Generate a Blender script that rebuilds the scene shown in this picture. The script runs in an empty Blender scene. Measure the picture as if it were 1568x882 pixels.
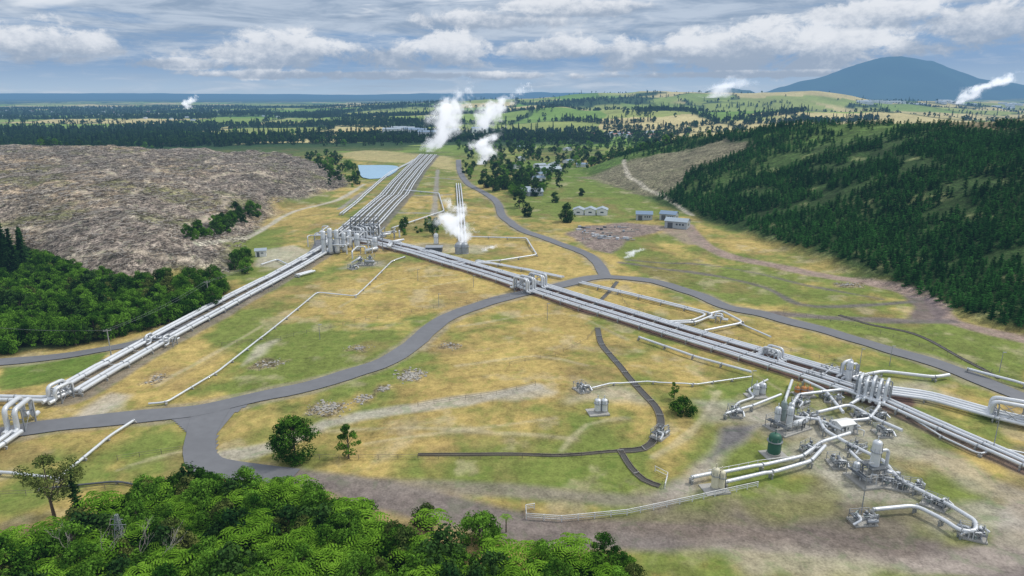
import bpy, math, random
import numpy as np
random.seed(3); rng=np.random.default_rng(3)
HC=75.0; FP=1045.0; TH=math.radians(15.8); CT,ST=math.cos(TH),math.sin(TH)
scene=bpy.context.scene
# ------------------------------------------------------------ noise
def _h(ix,iy,s):
    n=(ix*374761393+iy*668265263+s*1442695041)&0xffffffff
    n=((n^(n>>13))*1274126177)&0xffffffff
    return ((n^(n>>16))&0xffff)/65535.0
def vn(x,y,s=0):
    x=np.asarray(x,float);y=np.asarray(y,float)
    fx=np.floor(x);fy=np.floor(y);ix=fx.astype(np.int64);iy=fy.astype(np.int64)
    u=x-fx;v=y-fy;u=u*u*(3-2*u);v=v*v*(3-2*v)
    a=_h(ix,iy,s);b=_h(ix+1,iy,s);c=_h(ix,iy+1,s);d=_h(ix+1,iy+1,s)
    return (a*(1-u)+b*u)*(1-v)+(c*(1-u)+d*u)*v
def fbm(x,y,s=0,o=4):
    t=0;a=.5;n=0
    for i in range(o):
        t=t+a*vn(x*1.0,y*1.0,s+i*17);n+=a;a*=.5;x=x*2.03+11.3;y=y*2.03+5.7
    return t/n
def sm(a,b,x):
    t=np.clip((x-a)/(b-a),0,1);return t*t*(3-2*t)
def segd(x,y,a,b):
    dx,dy=b[0]-a[0],b[1]-a[1];L=dx*dx+dy*dy+1e-9
    t=np.clip(((x-a[0])*dx+(y-a[1])*dy)/L,0,1)
    return np.hypot(x-a[0]-t*dx,y-a[1]-t*dy)
def lined(x,y,pl):
    d=np.full(np.shape(x),1e9)
    for i in range(len(pl)-1): d=np.minimum(d,segd(x,y,pl[i],pl[i+1]))
    return d
def inpoly(x,y,pl):
    c=np.zeros(np.shape(x),bool);n=len(pl)
    for i in range(n):
        a=pl[i];b=pl[(i+1)%n]
        if a[1]==b[1]: continue
        m=((a[1]>y)!=(b[1]>y))&(x<(b[0]-a[0])*(y-a[1])/(b[1]-a[1])+a[0]); c^=m
    return c
def sdf(x,y,pl):
    d=lined(x,y,list(pl)+[pl[0]]);return np.where(inpoly(x,y,pl),d,-d)
# ------------------------------------------------------------ terrain
LH=[(-124,287),(-165,268),(-245,318),(-420,400),(-800,500),(-1600,600),(-1600,1000),(-500,860),(-230,770),(-172,690),(-140,590),(-163,478),(-154,403)]
RH=[(175,190),(155,218),(150,266),(116,437),(95,560),(69,700),(130,830),(400,740),(800,700),(1200,600),(1200,200),(600,120),(300,140)]
mt_px=[1120,1165,1190,1230,1270,1300,1325,1345,1375,1400,1425,1450,1500,1568,1640,1750]
mt_v =[149,142,136,124,114,104,96,91,90,94,97,104,119,132,141,149]
def hraw(x,y):
    r=np.hypot(x,y)
    z=3.6*(fbm(x/75,y/75,1)-.5)+.5*(fbm(x/14,y/14,5,2)-.5)
    d=sdf(x,y,LH)+14*(fbm(x/60,y/60,8)-.5);dd=np.maximum(d,0)
    z=z+22*(1-np.exp(-dd/34))+8*sm(60,260,dd)+((fbm(x/38,y/38,21)-.5)*11-6*np.abs(fbm(x/70,y/70,23,4)-.5)*2)*sm(0,50,dd)
    d=sdf(x,y,RH)+20*(fbm(x/80,y/80,31)-.5);dd=np.maximum(d,0)
    z=z+75*np.tanh(.34*dd/75)+(fbm(x/60,y/60,41)-.5)*12*sm(0,60,dd)
    ramp=sm(1000,2200,r)
    lf=sm(-.25,.1,x/np.maximum(y,1))
    z=z+ramp*(fbm(x/600,y/600,51)-.5)*2*(14+36*lf)
    z=z+64*np.exp(-(((x-900)/1500)**2+((y-3500)/800)**2))*(.6+.8*fbm(x/450,y/450,61))
    z=z+32*np.exp(-(((x-150)/500)**2+((y-2100)/350)**2))
    X=[12000*((p-784)/FP)/1.045 for p in mt_px]
    Z=[12000*((441-v)/FP*CT-ST)/1.045+75 for v in mt_v]
    m=np.interp(x*12000/np.maximum(y,1),X,Z,left=0,right=0)
    z=z+np.maximum(m,0)*np.exp(-((y-12000)/1500)**2)*(1+.14*(fbm(x/600,y/800,71)-.5))
    X2=[9000*((p-784)/FP)/1.045 for p in (1045,1075,1095,1120,1150,1180)]
    m=np.interp(x*9000/np.maximum(y,1),X2,[0,90,170,185,150,0],left=0,right=0)
    z=z+m*np.exp(-((y-9000)/700)**2)
    q=x/np.maximum(y,1)
    pl=sm(14000,17000,y)*(60+70*fbm(q*5,q*0+3,81))
    return z+pl
az=np.radians(np.concatenate([np.linspace(-80,-43,50)[:-1],np.linspace(-43,43,1180),np.linspace(43,80,50)[1:]]))
rr=[12.0]
while rr[-1]<60: rr.append(rr[-1]*1.05)
while rr[-1]<2600: rr.append(rr[-1]*1.0062)
while rr[-1]<32000: rr.append(rr[-1]*1.014)
rr=np.array(rr);NR,NA=len(rr),len(az)
GX=rr[:,None]*np.sin(az)[None];GY=rr[:,None]*np.cos(az)[None]
GZ=hraw(GX,GY)
def hg(x,y):
    x=np.asarray(x,float);y=np.asarray(y,float)
    r=np.clip(np.hypot(x,y),rr[0],rr[-1]-1);a=np.clip(np.arctan2(x,y),az[0],az[-1]-1e-6)
    i=np.clip(np.searchsorted(rr,r)-1,0,NR-2);j=np.clip(np.searchsorted(az,a)-1,0,NA-2)
    u=(r-rr[i])/(rr[i+1]-rr[i]);v=(a-az[j])/(az[j+1]-az[j])
    return (GZ[i,j]*(1-v)+GZ[i,j+1]*v)*(1-u)+(GZ[i+1,j]*(1-v)+GZ[i+1,j+1]*v)*u
def P1(u,v):
    x=(u-784)/FP;y=(441-v)/FP
    d=(x,CT+y*ST,-ST+y*CT);a=math.atan2(d[0],d[1]);hl=math.hypot(d[0],d[1])
    j=int(np.clip(np.searchsorted(az,a)-1,0,NA-2));t=(a-az[j])/(az[j+1]-az[j])
    col=GZ[:,j]*(1-t)+GZ[:,j+1]*t
    ray=HC+d[2]/hl*rr
    below=np.nonzero(ray<col)[0]
    if len(below)==0: R=15000.
    else:
        k=max(below[0],1);f0=ray[k-1]-col[k-1];f1=ray[k]-col[k]
        R=rr[k-1]+(rr[k]-rr[k-1])*f0/(f0-f1+1e-9)
    return (R*math.sin(a),R*math.cos(a))
def P(pts): return [P1(*p) for p in pts]
def W(u,v,dz=0):
    x,y=P1(u,v);return np.array([x,y,float(hg(x,y))+dz])
def catmull(pts,step=2.5):
    pts=[np.array(p,float) for p in pts]
    pp=[2*pts[0]-pts[1]]+pts+[2*pts[-1]-pts[-2]];out=[]
    for i in range(1,len(pp)-2):
        n=max(2,int(np.linalg.norm(pp[i+1]-pp[i])/step));n=min(n,60)
        for k in range(n):
            t=k/n;a,b,c,d=pp[i-1],pp[i],pp[i+1],pp[i+2]
            out.append(.5*((2*b)+(-a+c)*t+(2*a-5*b+4*c-d)*t*t+(-a+3*b-3*c+d)*t**3))
    out.append(pts[-1]);return out
# ------------------------------------------------------------ materials
def nt(m): m.use_nodes=True;t=m.node_tree;t.nodes.clear();return t
def N(t,typ,**k):
    n=t.nodes.new(typ)
    for a,b in k.items(): setattr(n,a,b)
    return n
def mth(t,op,a,b=None,c=None,clamp=False):
    n=t.nodes.new('ShaderNodeMath');n.operation=op;n.use_clamp=clamp
    for i,v in enumerate((a,b,c)):
        if v is None: continue
        if isinstance(v,(int,float)): n.inputs[i].default_value=v
        else: t.links.new(v,n.inputs[i])
    return n.outputs[0]
def mixc(t,f,a,b,bt='MIX'):
    n=t.nodes.new('ShaderNodeMix');n.data_type='RGBA';n.blend_type=bt
    for s,v in ((0,f),(6,a),(7,b)):
        if isinstance(v,(int,float)): n.inputs[s].default_value=v
        elif isinstance(v,tuple): n.inputs[s].default_value=(*v,1) if len(v)==3 else v
        else: t.links.new(v,n.inputs[s])
    return n.outputs[2]
def mr(t,v,a,b,c=0.,d=1.,smooth=True):
    n=t.nodes.new('ShaderNodeMapRange');n.interpolation_type='SMOOTHSTEP' if smooth else 'LINEAR'
    t.links.new(v,n.inputs[0])
    for i,q in enumerate((a,b,c,d)): n.inputs[i+1].default_value=q
    return n.outputs[0]
def noise(t,vec,sc,det=4,rough=.55,dist=0):
    n=t.nodes.new('ShaderNodeTexNoise');n.inputs['Scale'].default_value=sc;n.inputs['Detail'].default_value=det
    n.inputs['Roughness'].default_value=rough;n.inputs['Distortion'].default_value=dist
    if vec is not None: t.links.new(vec,n.inputs['Vector'])
    return n.outputs[0]
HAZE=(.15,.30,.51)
def finish(t,shader):  # mixes airlight haze into the material as emission, growing with distance from origin
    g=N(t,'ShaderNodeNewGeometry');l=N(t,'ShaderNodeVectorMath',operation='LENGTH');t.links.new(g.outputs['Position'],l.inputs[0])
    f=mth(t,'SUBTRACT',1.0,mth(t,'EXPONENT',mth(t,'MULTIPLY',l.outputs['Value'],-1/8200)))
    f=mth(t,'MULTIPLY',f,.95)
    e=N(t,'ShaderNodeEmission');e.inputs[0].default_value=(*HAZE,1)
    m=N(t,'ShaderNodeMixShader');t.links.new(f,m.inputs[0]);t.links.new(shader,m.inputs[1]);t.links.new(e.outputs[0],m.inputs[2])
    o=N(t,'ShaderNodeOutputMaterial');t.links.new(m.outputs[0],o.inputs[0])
def mat_simple(name,col,rough=.6,metal=0,var=.18,scale=1.5,bump=0,spec=.4):
    m=bpy.data.materials.new(name);t=nt(m);g=N(t,'ShaderNodeNewGeometry')
    n1=noise(t,g.outputs['Position'],scale,4,.6);n2=noise(t,g.outputs['Position'],scale*.12,2,.5)
    f=mth(t,'ADD',mth(t,'MULTIPLY',n1,var*2),mth(t,'ADD',mth(t,'MULTIPLY',n2,var*2),1-2*var))
    c=mixc(t,1.0,col,f,'MULTIPLY')
    b=N(t,'ShaderNodeBsdfPrincipled');t.links.new(c,b.inputs['Base Color']);b.inputs['Roughness'].default_value=rough
    b.inputs['Metallic'].default_value=metal;b.inputs['Specular IOR Level'].default_value=spec
    if bump:
        bp=N(t,'ShaderNodeBump');bp.inputs['Strength'].default_value=bump;bp.inputs['Distance'].default_value=.2
        t.links.new(n1,bp.inputs['Height']);t.links.new(bp.outputs[0],b.inputs['Normal'])
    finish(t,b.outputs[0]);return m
def mat_leaf(name,dark,light,sc=.5,trans=.25,rv=.9):
    m=bpy.data.materials.new(name);t=nt(m);g=N(t,'ShaderNodeNewGeometry');oi=N(t,'ShaderNodeObjectInfo')
    n1=noise(t,g.outputs['Position'],sc,2,.6)
    f=mth(t,'ADD',mr(t,n1,.3,.7),mth(t,'MULTIPLY',mth(t,'SUBTRACT',oi.outputs['Random'],.5),rv),clamp=True)
    c=mixc(t,f,dark,light)
    n2=noise(t,g.outputs['Position'],sc*7,1,.6);c=mixc(t,1.0,c,mr(t,n2,.25,.75,.5,1.45),'MULTIPLY')
    d=N(t,'ShaderNodeBsdfDiffuse');tr=N(t,'ShaderNodeBsdfTranslucent');mx=N(t,'ShaderNodeMixShader');mx.inputs[0].default_value=trans
    t.links.new(c,d.inputs[0]);t.links.new(c,tr.inputs[0]);t.links.new(d.outputs[0],mx.inputs[1]);t.links.new(tr.outputs[0],mx.inputs[2])
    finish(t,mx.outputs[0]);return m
M_ALU=mat_simple('aluminium_cladding',(.64,.66,.68),.42,.28,.16,.9)
M_STEEL=mat_simple('galvanised_steel',(.34,.36,.38),.5,.5,.15,2)
M_DARK=mat_simple('dark_steel',(.10,.11,.12),.6,.2,.2,2)
M_CONC=mat_simple('concrete',(.36,.35,.32),.85,0,.2,1,.2)
M_WHITE=mat_simple('white_paint',(.72,.72,.70),.5,0,.08,1)
M_GREEN=mat_simple('green_paint',(.03,.11,.07),.5,0,.15,1)
M_GRNGREY=mat_simple('grey_green_paint',(.24,.29,.27),.5,.1,.15,1)
M_ORANGE=mat_simple('orange_paint',(.50,.20,.04),.55,0,.15,1)
M_BEIGE=mat_simple('beige_paint',(.62,.58,.42),.5,0,.1,1)
M_WOOD=mat_simple('weathered_timber',(.19,.165,.135),.85,0,.3,2)
M_BARK=mat_simple('bark',(.13,.10,.07),.9,0,.3,2)
M_DEAD=mat_simple('dead_wood',(.40,.36,.31),.9,0,.25,2)
M_ROCK=mat_simple('pale_rock',(.36,.34,.30),.9,0,.3,.8,.3)
M_ASPH=mat_simple('asphalt',(.155,.158,.168),.85,0,.20,.35,.15)
M_ROOFG=mat_simple('grey_metal_roof',(.36,.42,.47),.45,.3,.1,.6)
M_ROOFB=mat_simple('blue_grey_roof',(.20,.28,.38),.45,.2,.1,.6)
M_ROOFR=mat_simple('red_roof',(.34,.15,.11),.7,0,.15,.6)
M_WALL=mat_simple('painted_wall',(.40,.43,.44),.7,0,.1,.6)
M_GLASS=mat_simple('window_glass',(.05,.07,.09),.15,0,.1,1)
M_DITCH=mat_simple('ditch_water',(.05,.045,.035),.3,0,.3,.8)
L_BROAD=mat_leaf('broadleaf_foliage',(.028,.085,.010),(.150,.31,.034),.22)
L_FERN=mat_leaf('fern_foliage',(.09,.20,.015),(.20,.38,.035),.6,.35)
L_PINE=mat_leaf('pine_foliage',(.012,.036,.012),(.035,.085,.022),.2,.1)
L_DARK=mat_leaf('dark_foliage',(.016,.046,.013),(.055,.115,.024),.3,.15)
L_YOUNG=mat_leaf('young_pine_foliage',(.015,.062,.014),(.048,.150,.028),.04,.15,.6)
L_OLIVE=mat_leaf('olive_foliage',(.05,.085,.02),(.16,.19,.05),.4,.2)
# ------------------------------------------------------------ mesh builder
COL=scene.collection
class MB:
    def __init__(s): s.v=[];s.f=[];s.m=[];s.n=0;s.sm=[]
    def add(s,v,f,m=0,smooth=False):
        v=np.asarray(v,float).reshape(-1,3);s.v.append(v);b=s.n;s.n+=len(v)
        s.f.extend([tuple(i+b for i in q) for q in f]);s.m.extend([m]*len(f));s.sm.extend([smooth]*len(f))
    def mesh(s,name,mats):
        me=bpy.data.meshes.new(name)
        me.from_pydata(np.concatenate(s.v).tolist() if s.v else [],[],s.f)
        for m in mats: me.materials.append(m)
        me.polygons.foreach_set('material_index',s.m);me.polygons.foreach_set('use_smooth',s.sm);me.update();return me
    def obj(s,name,mats,parent=None,loc=None):
        o=bpy.data.objects.new(name,s.mesh(name,mats));COL.objects.link(o)
        if parent: o.parent=parent
        if loc is not None:o.location=loc
        return o
def box(mb,c,s,yaw=0,m=0):
    x,y,z=s[0]/2,s[1]/2,s[2]/2;v=np.array([(-x,-y,-z),(x,-y,-z),(x,y,-z),(-x,y,-z),(-x,-y,z),(x,-y,z),(x,y,z),(-x,y,z)])
    ca,sa=math.cos(yaw),math.sin(yaw);v=np.c_[v[:,0]*ca-v[:,1]*sa,v[:,0]*sa+v[:,1]*ca,v[:,2]]+np.array(c)
    mb.add(v,[(0,3,2,1),(4,5,6,7),(0,1,5,4),(1,2,6,5),(2,3,7,6),(3,0,4,7)],m)
def tube(mb,pts,r,seg=8,m=0,cap=True):
    pts=[np.array(p,float) for p in pts];n=len(pts);side=np.array([1.,0,0]);V=[]
    rs=r if hasattr(r,'__len__') else [r]*n
    for i in range(n):
        t=pts[min(i+1,n-1)]-pts[max(i-1,0)];t=t/(np.linalg.norm(t)+1e-9)
        c=np.cross(t,(0,0,1))
        if np.linalg.norm(c)>.15:
            c=c/np.linalg.norm(c);side=c if (np.dot(c,side)>=0 or i==0) else -c
        else: side=side-np.dot(side,t)*t;side/=np.linalg.norm(side)+1e-9
        up=np.cross(side,t)
        for k in range(seg):
            a=2*math.pi*k/seg;V.append(pts[i]+rs[i]*(side*math.cos(a)+up*math.sin(a)))
    F=[]
    for i in range(n-1):
        for k in range(seg):
            a=i*seg+k;b=i*seg+(k+1)%seg;F.append((a,b,b+seg,a+seg))
    mb.add(V,F,m,True)
    if cap: mb.add(V[:seg],[tuple(range(seg))],m);mb.add(V[-seg:],[tuple(range(seg))[::-1]],m)
def cyl(mb,p0,p1,r,seg=12,m=0): tube(mb,[p0,p1],r,seg,m)
def vessel(mb,p,r,h,m=0,seg=16):
    x,y,z=p;pts=[(x,y,z),(x,y,z+h-.6*r),(x,y,z+h-.25*r),(x,y,z+h-.05*r),(x,y,z+h)];tube(mb,pts,[r,r,r*.85,r*.5,.05],seg,m)
    tube(mb,[(x,y,z-.6),(x,y,z+.25)],r*1.12,seg,3)
    tube(mb,[(x,y,z+h-.1),(x,y,z+h+.9)],.12,6,m)
    tube(mb,[(x,y,z+h*.62),(x,y,z+h*.62+.12)],r*1.25,seg,1)
    for k in range(8):
        a=k*math.pi/4;cyl(mb,(x+r*1.2*math.cos(a),y+r*1.2*math.sin(a),z+h*.62),(x+r*1.2*math.cos(a),y+r*1.2*math.sin(a),z+h*.62+1),.04,4,1)
    cyl(mb,(x+r*1.05,y-.3,z),(x+r*1.05,y-.3,z+h*.9),.06,4,2)
def hvessel(mb,p,L,r,yaw,m=0):
    d=np.array([math.cos(yaw),math.sin(yaw),0]);p=np.array(p)
    q=[p-d*(L/2+r*.5),p-d*(L/2+r*.3),p-d*L/2,p+d*L/2,p+d*(L/2+r*.3),p+d*(L/2+r*.5)];tube(mb,q,[.1,r*.7,r,r,r*.7,.1],14,m)
    for k in (-.3,.3): box(mb,p+d*L*k-np.array([0,0,r*.9]),(.5,r*1.6,r*1.2),yaw,3)
def roundc(pts,rad):
    pts=[np.array(p,float) for p in pts];out=[pts[0]]
    for i in range(1,len(pts)-1):
        a,b,c=pts[i-1],pts[i],pts[i+1];la=np.linalg.norm(a-b);lc=np.linalg.norm(c-b);q=min(rad,la*.45,lc*.45)
        s=b+(a-b)/(la+1e-9)*q;e=b+(c-b)/(lc+1e-9)*q
        for t in (0,.25,.5,.75,1): out.append((1-t)**2*s+2*t*(1-t)*b+t*t*e)
    out.append(pts[-1]);return out
def offs(pl,o):
    pl=[np.array(p[:2],float) for p in pl];out=[];n=len(pl)
    for i in range(n):
        a=pl[i]-pl[i-1] if i>0 else pl[1]-pl[0];b=pl[i+1]-pl[i] if i<n-1 else a
        a=a/np.linalg.norm(a);b=b/np.linalg.norm(b);na=np.array([a[1],-a[0]]);nb=np.array([b[1],-b[0]])
        mm=na+nb;l=np.linalg.norm(mm);mm=mm/l if l>.3 else na;c=max(.45,np.dot(mm,na));out.append(pl[i]+mm*o/c)
    return out
def ground_follow(pl,z,step=9):
    out=[]
    for i in range(len(pl)-1):
        L=np.linalg.norm(pl[i+1]-pl[i]);n=max(1,int(L/step))
        for k in range(n): out.append(pl[i]+(pl[i+1]-pl[i])*k/n)
    out.append(pl[-1]);out=np.array(out);h=hg(out[:,0],out[:,1])
    for _ in range(3):
        if len(h)>2: h[1:-1]=(h[:-2]+2*h[1:-1]+h[2:])/4
    return [np.array([a,b,c+z]) for (a,b),c in zip(out,h)]
def pipeline(name,px,of=(0,),r=.45,z=1.1,sup=9,m=0,world=False,rad=2.5,seg=8):
    pl=px if world else P(px);mb=MB()
    for o in of:
        q=roundc(offs(pl,o),rad);tube(mb,ground_follow(q,z),r,seg,m)
    w=max(of)-min(of)+2*r+.5
    base=ground_follow([np.array(p[:2],float) for p in pl],0,sup)
    if sup:
      for i in range(len(base)-1):
        a,b=base[i],base[i+1];yaw=math.atan2(b[1]-a[1],b[0]-a[0]);mid=(max(of)+min(of))/2
        c=a+np.array([math.sin(yaw),-math.cos(yaw),0])*mid
        box(mb,(c[0],c[1],c[2]+z-r-.14),(.35,w,.28),yaw,3)
        k=np.array([math.sin(yaw),-math.cos(yaw),0])
        for s in (-1,1):
            q=c+k*s*(w/2-.3);box(mb,(q[0],q[1],q[2]+(z-r-.27)/2-.3),(.3,.3,z-r-.27+.6),yaw,1)
        for o in of:
            q=a+k*o;d=(b-a)/np.linalg.norm(b-a);cyl(mb,q+d*.15+[0,0,z],q+d*.40+[0,0,z],r*1.10,8,1)
    return mb.obj(name,[M_ALU,M_STEEL,M_DARK,M_CONC])
# ------------------------------------------------------------ ROADS
def strip(name,px,w,mat,dz=.14,ws=None,cross=6):
    pl=catmull(P(px));L=np.array(pl);T=np.gradient(L,axis=0);T/=np.linalg.norm(T,axis=1)[:,None]+1e-9
    Nn=np.c_[T[:,1],-T[:,0]];wd=np.interp(np.linspace(0,1,len(L)),np.linspace(0,1,len(ws)),ws) if ws else np.full(len(L),w)
    wd=wd*(1+.10*(vn(L[:,0]/5,L[:,1]/5,3)-.5));V=[]
    for k in range(cross+1): V.append(L+Nn*(wd*(k/cross-.5))[:,None])
    V=np.stack(V,1).reshape(-1,2);r=np.hypot(V[:,0],V[:,1]);Z=hg(V[:,0],V[:,1])+dz+r*.0004
    n=len(L);c=cross+1;F=[(i*c+k,i*c+k+1,(i+1)*c+k+1,(i+1)*c+k) for i in range(n-1) for k in range(cross)]
    mb=MB();mb.add(np.c_[V,Z],F,0,True);return mb.obj(name,[mat])
def patch(name,px,mat,dz=.13):
    pl=P(px);xs=[p[0] for p in pl];ys=[p[1] for p in pl];st=.8
    gx=np.arange(min(xs),max(xs)+st,st);gy=np.arange(min(ys),max(ys)+st,st);A,B=np.meshgrid(gx,gy)
    ins=sdf(A,B,pl)>-.3;Z=hg(A,B)+dz;n=len(gx);F=[]
    for i in range(len(gy)-1):
        for j in range(n-1):
            if ins[i,j] and ins[i,j+1] and ins[i+1,j] and ins[i+1,j+1]: F.append((i*n+j,i*n+j+1,(i+1)*n+j+1,(i+1)*n+j))
    mb=MB();mb.add(np.c_[A.ravel(),B.ravel(),Z.ravel()],F,0,True);return mb.obj(name,[mat])
R1=[(-60,680),(0,665),(100,650),(200,640),(300,630),(380,612),(470,593),(540,572),(590,555),(630,530),(658,505),(690,484),(740,466),(800,450),(860,437),(905,426),(940,425),(1000,431),(1060,449),(1110,470),(1170,482),(1250,503),(1350,533),(1450,563),(1568,610),(1640,635)]
R2=[(325,628),(312,655),(305,690),(318,712),(370,722),(450,730)]
R3=[(928,425),(915,403),(890,386),(850,371),(800,353),(770,332),(762,312),(742,296),(716,281),(704,262),(702,245)]
R4=[(-40,558),(0,555),(60,550),(150,537),(230,520),(300,494),(360,464),(420,430),(462,403),(482,385),(492,368)]
strip('access_road',R1,6.4,M_ASPH,.16)
strip('side_road',R2,7,M_ASPH,.13,ws=[9,6.5,6.5,6.5,6])
strip('valley_road',R3,5.5,M_ASPH,.13)
strip('service_road',R4,5,M_ASPH,.13)
patch('road_junction',[(255,636),(395,611),(352,640),(335,665),(332,720),(290,720),(286,665)],M_ASPH,.12)
# ------------------------------------------------------------ ground colours
X=GX;Y=GY;RAD=np.hypot(X,Y)
DRY=np.array([.43,.325,.112]);DRY2=np.array([.34,.25,.09]);GRN=np.array([.165,.20,.048]);LUSH=np.array([.12,.185,.035])
BARE=np.array([.215,.178,.145]);BUSH=np.array([.035,.05,.018]);PALE=np.array([.44,.37,.24])
GB=np.full(X.shape,.43);f1=fbm(X/45,Y/45,101);f2=fbm(X/16,Y/16,102);f3=fbm(X/4,Y/4,103,3)
GB+=.28*sm(420,700,RAD)
def masked(poly,feather,line=None,na=0,ns=14):
    pts=poly;xs=[p[0] for p in pts];ys=[p[1] for p in pts];mg=feather+na+(line or 0)+2
    sel=(X>min(xs)-mg)&(X<max(xs)+mg)&(Y>min(ys)-mg)&(Y<max(ys)+mg)
    x=X[sel];y=Y[sel];nz=na*2*(fbm(x/ns,y/ns,200,3)-.5) if na else 0
    if line: s=1-sm(line/2-feather,line/2+feather,lined(x,y,pts)+nz)
    else: s=sm(-feather,feather,sdf(x,y,pts)+nz)
    return sel,s
def gbias(px,v,f=8,na=6):
    sel,s=masked(P(px),f,None,na);GB[sel]+=s*v
gbias([(350,500),(520,488),(680,480),(640,520),(600,545),(520,570),(400,600),(270,612),(330,560)],.36)
gbias([(0,560),(165,540),(140,570),(60,590),(0,600)],.7,3,2)
gbias([(940,370),(1050,355),(1110,385),(1330,432),(1420,470),(1300,485),(1100,465),(960,425)],.26)
gbias([(1190,480),(1450,492),(1568,525),(1568,600),(1400,545)],.40)
gbias([(330,680),(800,700),(970,700),(1000,750),(700,750),(400,720)],.16)
gbias([(780,330),(800,240),(1000,240),(1060,330),(900,340)],.42)
gbias([(320,372),(400,355),(440,400),(380,430),(340,425)],.35)
gbias([(1000,760),(1568,700),(1568,882),(1000,882)],.26)
gbias([(1150,590),(1568,650),(1568,700),(1180,700)],.16)
gbias([(0,700),(280,680),(280,740),(0,770)],.12)
gbias([(440,400),(560,420),(540,450),(420,480),(330,540),(280,560)],.14)
gbias([(1100,590),(1200,600),(1180,700),(1050,690)],.2)
gbias([(600,590),(760,560),(900,600),(900,690),(500,690)],-.10)
gbias([(640,400),(790,440),(740,455),(560,470),(560,420)],-.08)
g=sm(.38,.68,GB+(f1-.5)*.8+(f2-.5)*.5+(f3-.5)*.3)
dm=sm(.3,.7,f2*.5+f1*.3+f3*.2)
C=(DRY[None,None]*(1-dm[...,None])+DRY2*dm[...,None]);C=C*(1-g[...,None])+GRN*g[...,None]
lush=sm(.8,1.2,GB+(f1-.5)*.3);C=C*(1-lush[...,None])+LUSH*lush[...,None]
br=sm(.58,.72,fbm(X/22,Y/22,133,5))*.5;C=C*(1-br[...,None])+np.array([.25,.17,.08])*br[...,None]
pl_=sm(.60,.76,fbm(X/9,Y/9,143,5))*.45;C=C*(1-pl_[...,None])+PALE*pl_[...,None]
dk=sm(.60,.74,fbm(X/7,Y/11,153,4))*.35;C=C*(1-dk[...,None])+np.array([.14,.15,.043])*dk[...,None]
DEB=np.zeros(X.shape)
def paint(px,col,f=1.5,k=1.,line=None,na=0,world=False,deb=None,ns=14):
    pl=px if world else P(px)
    if line: pl=[tuple(p) for p in catmull(pl,6)]
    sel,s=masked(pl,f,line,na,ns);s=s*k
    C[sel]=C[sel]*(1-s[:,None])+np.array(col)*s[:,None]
    if deb is not None: DEB[sel]=DEB[sel]*(1-s)+deb*s
def farm(x,y):
    r=np.hypot(x,y);q=x/np.maximum(y,1)
    wx=(x+160*(fbm(x/420,y/420,301)-.5))/230;wy=(y+200*(fbm(x/420,y/420,302)-.5))/360
    ix=np.floor(wx).astype(np.int64);iy=np.floor(wy).astype(np.int64);c1=_h(ix,iy,7);c2=_h(ix,iy,9)
    ex=np.minimum(wx-ix,1-wx+ix)*230;ey=np.minimum(wy-iy,1-wy+iy)*360
    ed=np.minimum(np.where(_h(ix+(wx-ix>.5),iy,15)>.55,ex,99),np.where(_h(ix,iy+(wy-iy>.5),16)>.6,ey,99))
    wood=fbm(x/420,y/300,321,5)+.045*sm(.0,-.2,q)-.07*sm(.05,.25,q)+.02*sm(3000,8000,r)
    return c1,c2,ed,wood
far=sm(780,1150,RAD);q=X/np.maximum(Y,1)
cid,cid2,ed,wd_=farm(X,Y)
FA=np.array([.13,.25,.04]);FB=np.array([.28,.31,.09]);FC=np.array([.50,.42,.20]);FD=np.array([.03,.065,.02])
fc=FA*(1-cid[...,None])+FB*cid[...,None]
fs=(fbm(X/500,Y/500,311)-.5)*.5+cid2;dryf=sm(.70,.78,fs+.28*sm(.1,.4,q))
fc=fc*(1-dryf[...,None])+FC*dryf[...,None];fc=fc*(.7+.6*fbm(X/70,Y/70,315)[...,None])
wood=np.maximum(sm(.565,.585,wd_),(1-sm(6,14,ed))*.75)
fc=fc*(1-wood[...,None])+FD*wood[...,None]
C=C*(1-far[...,None])+fc*far[...,None]
mt=sm(7000,9000,Y);C=C*(1-mt[...,None])+(np.array([.035,.07,.035])*(.6+.8*fbm(X/500,Y/500,317)[...,None]))*mt[...,None]
# hills
sel,s=masked(LH,6,None,10,30);x=X[sel];y=Y[sel]
b1=fbm(x/12,y/12,401,5);b2=fbm(x/60,y/60,402,4);e=np.abs(fbm(x/45,y/45,403,4)-.5);b3=fbm(x/3.5,y/3.5,409,3);b4=fbm(x/28,y/28,419,4)
bc=BARE*(.35+.7*b1[:,None]+.5*b3[:,None]+.3*b4[:,None])+np.array([.06,.035,.0])*sm(.5,.7,b2)[:,None]
bc=bc*(1-.4*sm(.5,.7,b4)[:,None]*np.array([1,.95,.92]))
tr=1-sm(.004,.020,e);bc=bc*(1-.7*tr[:,None])+np.array([.42,.36,.28])*.7*tr[:,None]
gz=GZ[sel];con=np.abs(((gz*.34+b2*2.2)%1)-.5);ct=1-sm(.02,.10,con);bc=bc*(1-.6*ct[:,None])+np.array([.10,.08,.07])*.6*ct[:,None]
con=np.abs(((gz*.34+b2*2.2+.25)%1)-.5);ct=1-sm(.01,.06,con);bc=bc*(1-.4*ct[:,None])+np.array([.38,.33,.26])*.4*ct[:,None]
gr=sm(.58,.70,fbm(x/35,y/35,405,4))*.6;bc=bc*(1-gr[:,None])+np.array([.12,.13,.045])*gr[:,None]
C[sel]=C[sel]*(1-s[:,None])+bc*s[:,None];DEB[sel]=s
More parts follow.
